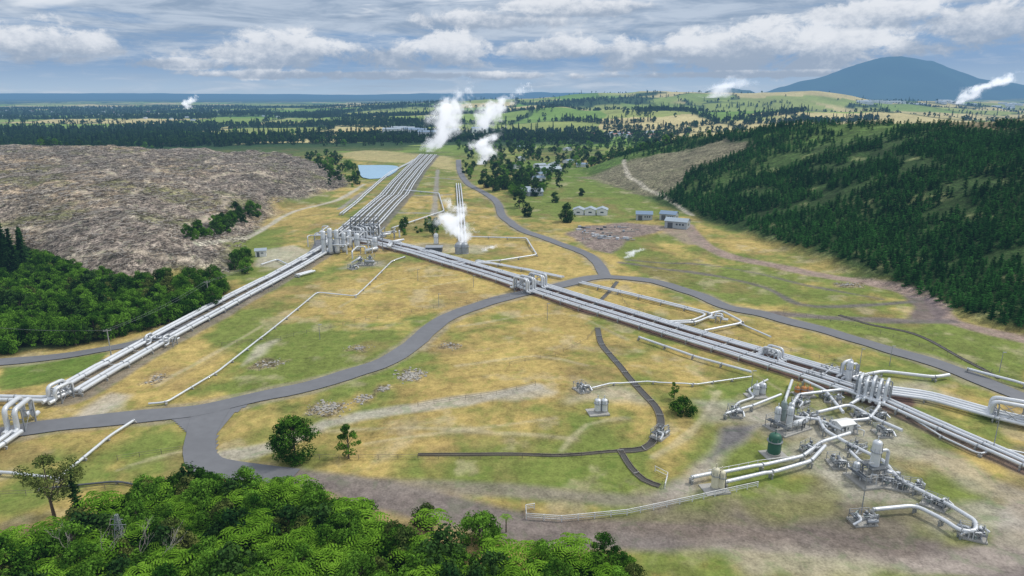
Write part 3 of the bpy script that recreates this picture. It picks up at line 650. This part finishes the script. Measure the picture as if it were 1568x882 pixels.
# ------------------------------------------------------------ trees
def clump(mb,c,r,n,ls,m=1,flat=.8):
    d=rng.normal(size=(n,3));d/=np.linalg.norm(d,axis=1)[:,None];rad=r*rng.uniform(.6,1.08,(n,1));p=np.array(c)+d*rad*np.array([1,1,flat])
    nn=d+rng.normal(size=(n,3))*.55;nn[:,2]+=.35;nn/=np.linalg.norm(nn,axis=1)[:,None]
    a=np.cross(nn,rng.normal(size=(n,3)));a/=np.linalg.norm(a,axis=1)[:,None];b_=np.cross(nn,a);s=ls*rng.uniform(.6,1.3,(n,1))
    V=np.stack([p-a*s*.5,p+b_*s*.32,p+a*s*.5,p-b_*s*.32],1).reshape(-1,3)
    mb.add(V,[(4*i,4*i+1,4*i+2,4*i+3) for i in range(n)],m)
def broad(h=10,w=7,ncl=26,nl=110,ls=.5,lo=.25,irr=.5,sd=0,rc=1.3):
    r=random.Random(sd);mb=MB();top=(r.uniform(-.4,.4),r.uniform(-.4,.4),h*.75)
    tube(mb,[(0,0,-.5),(0,0,h*.15),(top[0]*.5,top[1]*.5,h*.45),top],[h*.028,h*.022,h*.014,h*.004],7,0)
    for i in range(ncl):
        a=r.uniform(0,6.28);zz=r.uniform(lo,1);prof=math.sin(math.pi*min(1,max(.08,(zz-lo)/(1-lo)*.86+.14)))**.6
        rd=w/2*prof*(r.uniform(.25,1)**.5)*(1-irr*.3*r.random());x,y,z=rd*math.cos(a),rd*math.sin(a),h*zz*.92
        clump(mb,(x,y,z),rc*r.uniform(.6,1.15),nl,ls)
        if i%2==0: tube(mb,[(0,0,h*max(.15,zz*.55)),(x*.5,y*.5,z-h*.1),(x*.9,y*.9,z)],[h*.01,h*.006,h*.002],4,0,False)
    return mb
def conifer(h=16,w=5,tiers=16,per=10,ls=.9,sd=0,lo=.1,irr=.25):
    r=random.Random(sd);mb=MB();tube(mb,[(0,0,-.5),(0,0,h*.5),(0,0,h)],[h*.018,h*.011,h*.001],6,0)
    V=[];F=[]
    for i in range(tiers):
        t=i/(tiers-1);z=h*(lo+(1-lo)*t);R=w/2*(1-t)**.75*(1+irr*r.uniform(-1,1))+.15
        for k in range(per):
            a=r.uniform(0,6.28);ca,sa=math.cos(a),math.sin(a);Rk=R*r.uniform(.7,1.15)
            for j in range(3):
                q=(j+.5)/3;c=np.array([ca*Rk*q,sa*Rk*q,z+h*.02*r.uniform(-1,1)-Rk*.12*q]);o=ls*(1.2-.6*q)*r.uniform(.6,1.2);b0=len(V)
                tl=r.uniform(-.4,.4);V+=[c+np.array([ca*o*.7,sa*o*.7,tl*.5*o]),c+np.array([-sa*o*.45,ca*o*.45,-.25*o]),c-np.array([ca*o*.6,sa*o*.6,-.2*o]),c+np.array([sa*o*.45,-ca*o*.45,-.25*o])];F.append((b0,b0+1,b0+2,b0+3))
    mb.add(V,F,1);return mb
def fern(h=3,R=2.2,n=16,sd=0):
    r=random.Random(sd);mb=MB();tube(mb,[(0,0,-.3),(0,0,h)],[.16,.12],6,0);V=[];F=[]
    for i in range(n):
        a=6.283*i/n+r.uniform(-.15,.15);ca,sa=math.cos(a),math.sin(a);L=R*r.uniform(.8,1.1);up=r.uniform(.3,.7);S=9
        for j in range(S):
            q=(j+.3)/S;x=L*q;z=h+up*math.sin(q*3.0)*.9-.75*q*q*L*.4;wl=.36*math.sin(math.pi*min(1,q*.85+.18))
            for s in (-1,1):
                b0=len(V);c=np.array([ca*x,sa*x,z]);sd_=np.array([-sa*s,ca*s,0]);fw=np.array([ca,sa,0]);dx=L/S
                V+=[c-fw*dx*.3,c+fw*dx*.3,c+fw*dx*.45+sd_*wl+np.array([0,0,-.12]),c+fw*dx*.0+sd_*wl+np.array([0,0,-.12])];F.append((b0,b0+1,b0+2,b0+3))
    mb.add(V,F,1);return mb
def sticks(sd):
    r=random.Random(sd);mb=MB()
    for i in range(9):
        x,y=r.gauss(0,1.3),r.gauss(0,1.3);a=r.uniform(0,3.14);L=r.uniform(.8,3.2);z=r.uniform(.15,.5)
        tube(mb,[(x-math.cos(a)*L/2,y-math.sin(a)*L/2,z),(x+math.cos(a)*L/2,y+math.sin(a)*L/2,z+r.uniform(-.1,.4))],[.14,.07],4,i%2)
    return mb
def single(name,mb,mats,u,v,s=1,yaw=0):
    w=W(u,v,-.2);o=mb.obj(name,mats,None,w);o.scale=(s,s,s);o.rotation_euler[2]=yaw;return o
def scatter(name,variants,pts,smin,smax):
    par=bpy.data.objects.new(name,None);COL.objects.link(par)
    pts=np.array(pts);k=rng.integers(0,len(variants),len(pts))
    for i,me_ in enumerate(variants):
        p=pts[k==i]
        if not len(p): continue
        n=len(p);z=hg(p[:,0],p[:,1])-.1;s=rng.uniform(smin,smax,n)*.5;ya=rng.uniform(0,6.283,n)
        V=[]
        for q in range(4):
            aa=ya+q*math.pi/2+math.pi/4;V.append(np.c_[p[:,0]+s*1.4142*np.cos(aa),p[:,1]+s*1.4142*np.sin(aa),z])
        V=np.stack(V,1).reshape(-1,3);m2=bpy.data.meshes.new(name+'_points');m2.from_pydata(V.tolist(),[],[(4*j,4*j+1,4*j+2,4*j+3) for j in range(n)])
        io=bpy.data.objects.new('scatter_%d'%i,m2);COL.objects.link(io);io.parent=par;io.instance_type='FACES';io.use_instance_faces_scale=True
        io.show_instancer_for_render=False;io.show_instancer_for_viewport=False
        ch=bpy.data.objects.new('plant_%d'%i,me_);COL.objects.link(ch);ch.parent=io
    return par
def sample(px,n,world=False):
    pl=px if world else P(px);xs=[p[0] for p in pl];ys=[p[1] for p in pl];out=[]
    while len(out)<n:
        x=rng.uniform(min(xs),max(xs),n*2);y=rng.uniform(min(ys),max(ys),n*2);m_=inpoly(x,y,pl);out+=list(zip(x[m_],y[m_]))
    return out[:n]
vb=[broad(10,7.5,26,110,.50,.2,.5,s).mesh('broadleaf',[M_BARK,L_BROAD]) for s in range(4)]
vo_=[broad(9,7,22,90,.55,.2,.6,s+10).mesh('olive_broadleaf',[M_BARK,L_OLIVE]) for s in range(2)]
vs=[broad(3,3.6,14,80,.36,.12,.5,s+20,.85).mesh('shrub',[M_BARK,L_BROAD]) for s in range(3)]
vd=[broad(10,8,16,50,.95,.12,.5,s+30,1.7).mesh('dark_broadleaf',[M_BARK,L_DARK]) for s in range(3)]
vc=[conifer(17,5.5,18,10,1.1,s).mesh('conifer',[M_BARK,L_PINE]) for s in range(3)]
vy=[conifer(4,3.2,8,8,.75,s+5,.03).mesh('young_pine',[M_BARK,L_YOUNG]) for s in range(4)]
vf=[fern(3,2.4,17,s).mesh('fern',[M_BARK,L_FERN]) for s in range(3)]
vl=[sticks(s).mesh('slash',[M_DEAD,M_BARK]) for s in range(3)]
scatter('native_bush',vb+vo_[:1]+vd[:1],sample(FG,180)+sample(FG2,16),.42,.85)
scatter('bush_undergrowth',vs,sample(FG,430)+sample(FG2,60)+sample([(440,770),(560,800),(640,850),(540,850)],20),.7,1.5)
scatter('tree_ferns',vf,sample(FG,150)+sample(FG2,14),1.2,1.9)
scatter('valley_bush',vb+vd[:2]+vb+vo_[:1],sample(BL,300),.45,.9)
scatter('valley_bush_understorey',vs,sample(BL,500),.9,1.8)
scatter('pine_stand',vc,sample([(-40,400),(55,400),(50,425),(-40,440)],26),.85,1.25)
scatter('hillside_scrub',vb+vd+vs,sample([(465,240),(520,236),(556,272),(545,290),(505,285)],110)+sample([(385,315),(400,330),(350,358),(300,370),(270,365),(330,350)],60)+sample([(345,420),(380,420),(390,400),(350,395)],16)+sample([(608,350),(680,350),(670,365),(615,360)],14),.45,.9)
lh=[(-124,287),(-165,268),(-245,318),(-420,400),(-560,440),(-560,700),(-230,740),(-172,690),(-140,590),(-163,478),(-154,403)]
scatter('logging_slash',vl,sample(lh,5500,True),.6,1.6)
xs=np.arange(110,640,3.3);ys=np.arange(190,760,3.3);A,B=np.meshgrid(xs,ys);A=A+rng.uniform(-1,1,A.shape);B=B+rng.uniform(-1,1,B.shape)
d=sdf(A,B,RH);gap=fbm(A/26,B/26,501,4);keep=(d>5)&(gap<.675)&((np.hypot(A,B)<820))
dens=sm(.2,.5,fbm(A/70,B/70,412,4)*-1+.95)
keep&=rng.random(A.shape)<(.95-.2*sm(440,560,B))*np.where(B>480,dens,1)
keep&=~inpoly(A,B,P(BH))
scatter('pine_plantation',vy,list(zip(A[keep],B[keep])),.75,1.35)
mid=sample([(50,208),(230,208),(300,222),(60,226)],170)+sample([(240,200),(640,208),(655,222),(480,225),(300,218)],300)
scatter('forest_belt',vd+vc[:1]+vb[:1],mid,.6,1.15)
twn=sample([(700,220),(790,212),(1060,200),(1090,215),(1000,235),(900,262),(880,275),(840,300),(800,310),(760,290),(715,278)],560)+sample([(735,268),(800,255),(838,290),(800,308),(752,297)],45)
scatter('township_trees',vd+vb[:2],twn,.5,1.15)
n=90000;rad_=np.exp(rng.uniform(math.log(1150),math.log(5200),n));aa=rng.uniform(-.72,.72,n);fx,fy=rad_*np.sin(aa),rad_*np.cos(aa)
_,_,e_,w_=farm(fx,fy);keep2=((w_>.575)&(rng.random(n)<.45))|((e_<7)&(rng.random(n)<.6))|(rng.random(n)<.004)
fp=list(zip(fx[keep2],fy[keep2]))[:20000]
scatter('distant_woodland',vd+vd+vc[:1],fp,.6,1.2)
def belt(px,step,w):
    pl=catmull(P(px),step);o=[]
    for p in pl:
        for _ in range(3): o.append((p[0]+rng.normal()*w,p[1]+rng.normal()*w))
    return o
bl=[]
for px,st,w in (([(830,172),(870,162),(900,155)],8,26),([(975,178),(1000,168),(1040,170)],8,22),([(1140,190),(1240,186),(1345,182)],7,9),([(560,182),(640,188),(760,190)],10,14),([(1060,195),(1160,180),(1230,170)],9,8),([(860,185),(950,190),(1000,186)],9,10),
  ([(740,205),(900,200),(1050,196)],9,10),([(480,182),(520,172),(620,162)],14,16),([(1100,165),(1200,158)],20,16)): bl+=belt(px,st,w)
scatter('shelter_belt',vd+vc[:1],bl,.7,1.3)
single('broadleaf_tree',broad(10,9.5,60,150,.45,.12,.3,77,1.5),[M_BARK,L_BROAD],452,703,1.0)
single('slender_tree',broad(9,5,26,90,.38,.12,.8,78,.9),[M_BARK,L_BROAD],534,702,.95)
single('spreading_tree',broad(12,10,22,130,.4,.55,.6,79,1.3),[M_BARK,L_OLIVE],85,800,1.15)
single('slender_tree',conifer(9,3,16,10,.6,9),[M_BARK,L_DARK],122,795,1.1)
single('round_shrub',broad(5,5.5,34,130,.35,.1,.4,80,1.1),[M_BARK,L_BROAD],735,832,1.25)
single('round_shrub',broad(4,4.5,24,110,.32,.1,.4,81,1.),[M_BARK,L_OLIVE],655,805,1.1)
single('round_shrub',broad(4,6,30,110,.35,.1,.4,82,1.1),[M_BARK,L_BROAD],1045,634,1.1)
single('slender_tree',broad(6,2.6,12,80,.35,.2,.4,83,.7),[M_BARK,L_BROAD],1032,612,.9)
single('tree_fern',fern(4,3,18,8),[M_BARK,L_FERN],662,838,1.5);single('tree_fern',fern(4,2,12,9),[M_BARK,L_FERN],775,815,.8)
for i,(u,v,s) in enumerate(((867,340,1.5),(795,318,1.5),(808,332,1.1),(742,288,1.6),(760,292,1.3),(775,290,1.5),(820,300,1.2),(850,310,1.),(890,300,.8))):
    single('dark_round_tree',broad(10,8,26,80,.8,.1,.4,90+i,1.7),[M_BARK,L_DARK],u,v,s*.8)
def dead(u,v,h,sd):
    r=random.Random(sd);mb=MB()
    def br(p,d,L,rad,k):
        q=p+d*L*.5+np.array([r.uniform(-.1,.1)*L]*3);e=p+d*L;tube(mb,[p,q,e],[rad,rad*.75,rad*.45],5,0,False)
        if k: 
            for _ in range(3):
                nd=d+np.array([r.uniform(-.8,.8),r.uniform(-.8,.8),r.uniform(-.1,.5)]);nd/=np.linalg.norm(nd);br(p+d*L*r.uniform(.5,1),nd,L*r.uniform(.5,.75),rad*.5,k-1)
    br(np.zeros(3),np.array([.1,0,1.]),h*.5,.12,3);single('dead_tree',mb,[M_DEAD],u,v)
dead(165,890,12,1);dead(250,890,11,2);dead(110,880,10,3);dead(215,870,9,5)
# ------------------------------------------------------------ buildings
def building(name,u,v,w,l,h,yaw,wall,roof,rh=1.5,nwin=3):
    b0=W(u,v);e=bpy.data.objects.new(name,None);COL.objects.link(e);e.location=b0;e.rotation_euler[2]=yaw
    mb=MB();box(mb,(0,0,h/2-.3),(l,w,h+.6));mb.add([(-l/2,-w/2,h),(-l/2,w/2,h),(-l/2,0,h+rh),(l/2,-w/2,h),(l/2,w/2,h),(l/2,0,h+rh)],[(0,1,2),(3,5,4)]);mb.obj('walls',[wall],e)
    mb=MB();o=.4;ax=l/2+o
    for s in (-1,1):
        ye=s*(w/2+o);ze=h-o*rh/(w/2);V=[(-ax,ye,ze+.05),(ax,ye,ze+.05),(ax,0,h+rh+.05),(-ax,0,h+rh+.05)];V2=[(a,b_,c+.15) for a,b_,c in V]
        mb.add(V+V2,[(0,1,2,3),(4,5,6,7),(0,1,5,4),(1,2,6,5),(3,0,4,7)])
    mb.obj('roof',[roof],e)
    mb=MB();box(mb,(-l*.25,-w/2-.02,h*.4),(min(3,l*.25),.08,h*.8));mb.obj('door',[M_DARK],e)
    mb=MB()
    for i in range(nwin): box(mb,(l*(.05+.14*i),-w/2-.02,h*.6),(l*.08,.08,h*.25))
    for s in (-1,1): box(mb,(s*(l/2+.02),0,h*.55),(.08,w*.3,h*.25))
    mb.obj('windows',[M_GLASS],e)
for u,v,w,l,h,y in ((986,336,7,10,3.8,-.15),(1024,336,7,10,3.8,-.5),(1037,348,8,13,4,-.5)): building('corrugated_shed',u,v,w,l,h,y,M_WALL,M_ROOFB if u!=1037 else M_ROOFG)
for u in (886,904,922): building('white_hut',u,328,7,8,3.4,1.4,M_WHITE,M_ROOFG,1.3,2)
building('small_white_hut',400,392,3.5,5,3,.3,M_WHITE,M_ROOFG,.8,2)
for u,v,y in ((818,299,.3),(800,296,.1),(834,262,.4),(850,263,.8)): building('house',u,v,8,12,3.2,y,M_WALL,M_ROOFG,2)
building('pump_house',1290,662,2.6,3.6,2.6,.3,M_WHITE,M_WHITE,.4,1)
mb=MB()
for k in range(26):
    w=W(random.uniform(885,975),random.uniform(348,368));box(mb,w+np.array([0,0,.4]),(random.uniform(.6,3),random.uniform(.5,2),random.uniform(.6,1.4)),random.uniform(0,3),random.choice((0,1,2,3)))
    cyl(mb,w+np.array([1.5,0,.3]),w+np.array([random.uniform(3,7),random.uniform(-1,1),.3]),.2,6,random.choice((0,1,3)))
mb.obj('stored_pipe_and_crates',SM)
def massb(name,lst):
    mb=MB()
    for x,y,w,l,h,ya,rf in lst:
        z=float(hg(x,y));box(mb,(x,y,z+h/2-1),(l,w,h+2),ya,0);ca,sa=math.cos(ya),math.sin(ya)
        V=[]
        for a,b_,c in ((-.52,-.55,0),(.52,-.55,0),(.52,0,.35*w/2),(-.52,0,.35*w/2),(-.52,.55,0),(.52,.55,0)):
            V.append((x+a*l*ca-b_*w*sa,y+a*l*sa+b_*w*ca,z+h+.05+c))
        mb.add(V,[(0,1,2,3),(3,2,5,4)],rf);mb.add([V[0],V[3],V[4]],[(0,1,2)],0);mb.add([V[1],V[2],V[5]],[(0,1,2)],0)
        for k in (-.3,0,.3): box(mb,(x+k*l*ca+(w/2+.05)*sa,y+k*l*sa-(w/2+.05)*ca,z+h*.55),(l*.12,.2,h*.35),ya,4)
    return mb.obj(name,[M_WHITE,M_ROOFR,M_ROOFG,M_ROOFB,M_GLASS])
L_=[(x,y,9,random.uniform(12,22),4,random.uniform(0,3),random.choice((1,1,2,3))) for x,y in sample([(870,207),(1010,202),(1020,210),(900,215)],42)]
L_+=[(x,y,8,12,3.,random.uniform(0,3),random.choice((2,2,3))) for x,y in sample([(780,225),(880,222),(900,262),(830,285),(790,260)],12)]
massb('distant_town',L_)
L_=[(x,y,8,13,3.5,random.uniform(0,3),random.choice((1,2,3))) for x,y in sample([(0,165),(400,165),(450,190),(0,182)],55)]+[(x,y,16,40,7,random.uniform(0,3),2) for x,y in sample([(1290,158),(1560,160),(1560,165),(1300,164)],60)]
massb('distant_farmhouses',L_)
L_=[(x,y,14,34,12,.1,random.choice((2,3))) for x,y in P([(600,207),(612,204),(622,205),(632,207),(640,208),(655,212),(735,205),(690,208)])]
massb('power_station',L_)
# ------------------------------------------------------------ steam plumes
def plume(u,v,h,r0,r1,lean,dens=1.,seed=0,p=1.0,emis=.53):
    b0=W(u,v);mb=MB();mg=r1*1.6
    box(mb,(lean*.5,0,h/2),(abs(lean)+2*mg,2*mg,h));m=bpy.data.materials.new('steam_%d'%seed);t=nt(m)
    tc=N(t,'ShaderNodeTexCoord');sp=N(t,'ShaderNodeSeparateXYZ');t.links.new(tc.outputs['Object'],sp.inputs[0])
    tt=mth(t,'DIVIDE',sp.outputs[2],h);cx=mth(t,'MULTIPLY',mth(t,'POWER',mth(t,'MAXIMUM',tt,.001),1.3),lean)
    wig=mth(t,'MULTIPLY',mth(t,'SINE',mth(t,'MULTIPLY',tt,6+seed)),r1*.22)
    dx=mth(t,'SUBTRACT',mth(t,'SUBTRACT',sp.outputs[0],cx),wig);rad=mth(t,'SQRT',mth(t,'ADD',mth(t,'MULTIPLY',dx,dx),mth(t,'MULTIPLY',sp.outputs[1],sp.outputs[1])))
    R=mth(t,'ADD',mth(t,'MULTIPLY',mth(t,'POWER',mth(t,'MAXIMUM',tt,.001),p),r1-r0),r0)
    ad=N(t,'ShaderNodeVectorMath',operation='ADD');t.links.new(tc.outputs['Object'],ad.inputs[0]);ad.inputs[1].default_value=(seed*37.,seed*11.,0)
    nz=noise(t,ad.outputs[0],1.9/r1,3,.65)
    q=mth(t,'ADD',mth(t,'SUBTRACT',1.0,mth(t,'DIVIDE',rad,R)),mth(t,'MULTIPLY',mth(t,'SUBTRACT',nz,.5),4.4))
    fade=mr(t,tt,.45,1.0,0,-1.2);q=mth(t,'ADD',q,fade);dn=mth(t,'MULTIPLY',mr(t,q,-.1,1.3),dens*5.0/r1)
    dn=mth(t,'MULTIPLY',dn,mr(t,rad,mg*.8,mg,1,0))
    vs_=N(t,'ShaderNodeVolumePrincipled');vs_.inputs['Color'].default_value=(.98,.98,.98,1);t.links.new(dn,vs_.inputs['Density'])
    vs_.inputs['Emission Color'].default_value=(.90,.94,1,1);t.links.new(mth(t,'MULTIPLY',dn,emis),vs_.inputs['Emission Strength'])  # added glow stands in for light scattered many times inside the steam
    o=N(t,'ShaderNodeOutputMaterial');t.links.new(vs_.outputs[0],o.inputs['Volume'])
    try: m.cycles.volume_step_rate=1.5
    except Exception: pass
    mb.obj('steam_plume',[m],None,b0)
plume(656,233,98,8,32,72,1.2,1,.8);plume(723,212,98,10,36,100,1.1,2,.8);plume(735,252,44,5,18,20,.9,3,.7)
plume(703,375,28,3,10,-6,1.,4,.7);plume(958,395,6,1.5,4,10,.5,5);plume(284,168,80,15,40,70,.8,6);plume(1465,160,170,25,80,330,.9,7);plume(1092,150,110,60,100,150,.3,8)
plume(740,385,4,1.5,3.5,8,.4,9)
# ------------------------------------------------------------ world
w=bpy.data.worlds.new('World');scene.world=w;w.use_nodes=True;t=w.node_tree;t.nodes.clear()
sky=N(t,'ShaderNodeTexSky',sky_type='NISHITA');sky.sun_disc=False;SE=math.radians(52);SA=math.radians(70)
sky.sun_elevation=SE;sky.sun_rotation=SA
tc=N(t,'ShaderNodeTexCoord');sp=N(t,'ShaderNodeSeparateXYZ');t.links.new(tc.outputs['Generated'],sp.inputs[0])
x,y,z=sp.outputs;azn=mth(t,'ARCTAN2',x,y);el=mth(t,'ARCSINE',z)
def cvec(a,b_,off=0):
    c=N(t,'ShaderNodeCombineXYZ');t.links.new(mth(t,'MULTIPLY',azn,a),c.inputs[0]);t.links.new(mth(t,'MULTIPLY',el,b_),c.inputs[1]);c.inputs[2].default_value=off;return c.outputs[0]
K=10.0
def k3(c): return tuple(v*K for v in c)
skyv=mixc(t,.85,sky.outputs[0],k3((.17,.33,.60)))
hz=mr(t,el,0,.05,1,0);base=mixc(t,hz,skyv,k3((.40,.53,.68)))
s1=noise(t,cvec(2.4,18,1.),1.,5,.62,.5);s2=noise(t,cvec(8,52,5.),1.,5,.65,.4)
st=mth(t,'ADD',mth(t,'MULTIPLY',s1,.65),mth(t,'MULTIPLY',s2,.35));hi=mr(t,el,.06,.12)
sm_=mr(t,mth(t,'ADD',st,mth(t,'MULTIPLY',hi,.17)),.43,.62)
scol=mixc(t,mr(t,s2,.35,.65),k3((.29,.38,.51)),k3((.52,.60,.71)))
brt=mr(t,noise(t,cvec(4,30,9.),1.,4,.65,.6),.54,.70);brt=mth(t,'MULTIPLY',brt,hi);scol=mixc(t,brt,scol,k3((.86,.89,.93)))
base=mixc(t,mth(t,'MULTIPLY',sm_,.9),base,scol)
cn=noise(t,cvec(22,36,2.),1.,6,.66,.3);cn2=noise(t,cvec(8,14,4.),1.,2,.5);cn3=noise(t,cvec(60,85,7.),1.,3,.65)
nzz=mth(t,'ADD',mth(t,'MULTIPLY',mth(t,'SUBTRACT',cn,.5),2.4),mth(t,'MULTIPLY',mth(t,'SUBTRACT',cn2,.5),1.6))
def pxaz(u,v):
    X_=(u-784)/FP;Y_=(441-v)/FP;d=np.array([X_,CT+Y_*ST,-ST+Y_*CT]);d/=np.linalg.norm(d);return math.atan2(d[0],d[1]),math.asin(d[2])
tot=None;hsum=None
for u,v,ru,rv in ((440,80,120,30),(580,84,110,28),(685,82,75,32),(980,84,110,28),(1080,74,90,36),(1160,72,100,40),(1265,80,85,38),(60,72,170,24),(1520,35,100,32),(860,74,90,22),(1400,76,50,18),(250,98,90,10),(880,12,140,12),(1340,22,100,16),(760,30,120,14),(600,115,400,7),(1150,114,220,6)):
    a0,e0=pxaz(u,v);ra=ru/FP*.95;re=rv/FP
    dx=mth(t,'DIVIDE',mth(t,'SUBTRACT',azn,a0),ra);dy=mth(t,'DIVIDE',mth(t,'SUBTRACT',el,e0),re)
    q=mth(t,'SUBTRACT',1.0,mth(t,'SQRT',mth(t,'ADD',mth(t,'MULTIPLY',dx,dx),mth(t,'MULTIPLY',dy,dy))))
    q=mth(t,'MAXIMUM',q,-1.2)
    hh=mth(t,'MULTIPLY',dy,mr(t,q,-.3,.2))
    tot=q if tot is None else mth(t,'MAXIMUM',tot,q);hsum=hh if hsum is None else mth(t,'ADD',hsum,hh)
cm=mr(t,mth(t,'ADD',tot,nzz),-.05,.45)
sh=mr(t,mth(t,'ADD',mth(t,'ADD',hsum,mth(t,'MULTIPLY',nzz,.9)),mth(t,'MULTIPLY',mth(t,'SUBTRACT',cn3,.5),1.8)),-.8,1.1)
ccol=mixc(t,sh,k3((.33,.41,.53)),k3((.80,.83,.88)))
base=mixc(t,mth(t,'MULTIPLY',cm,.9),base,ccol)
up=mr(t,el,.16,.5);base=mixc(t,up,base,k3((.80,.86,.96)))
bg=N(t,'ShaderNodeBackground');bg.inputs[1].default_value=1/K;t.links.new(base,bg.inputs[0]);o=N(t,'ShaderNodeOutputWorld');t.links.new(bg.outputs[0],o.inputs[0])
sl=bpy.data.lights.new('sun','SUN');sl.energy=2.3;sl.angle=math.radians(8);sl.color=(1,.95,.87);so=bpy.data.objects.new('sun',sl);COL.objects.link(so)
from mathutils import Vector
dv=Vector((math.sin(SA)*math.cos(SE),math.cos(SA)*math.cos(SE),math.sin(SE)));so.rotation_euler=dv.to_track_quat('Z','Y').to_euler()
cam=bpy.data.cameras.new('camera');cam.sensor_width=36;cam.lens=36*FP/1568;cam.clip_end=80000;cam.clip_start=1
co=bpy.data.objects.new('camera',cam);COL.objects.link(co);co.location=(0,0,HC);co.rotation_euler=(math.pi/2-TH,0,0);scene.camera=co
scene.view_settings.view_transform='Standard';scene.view_settings.look='None';scene.view_settings.exposure=0
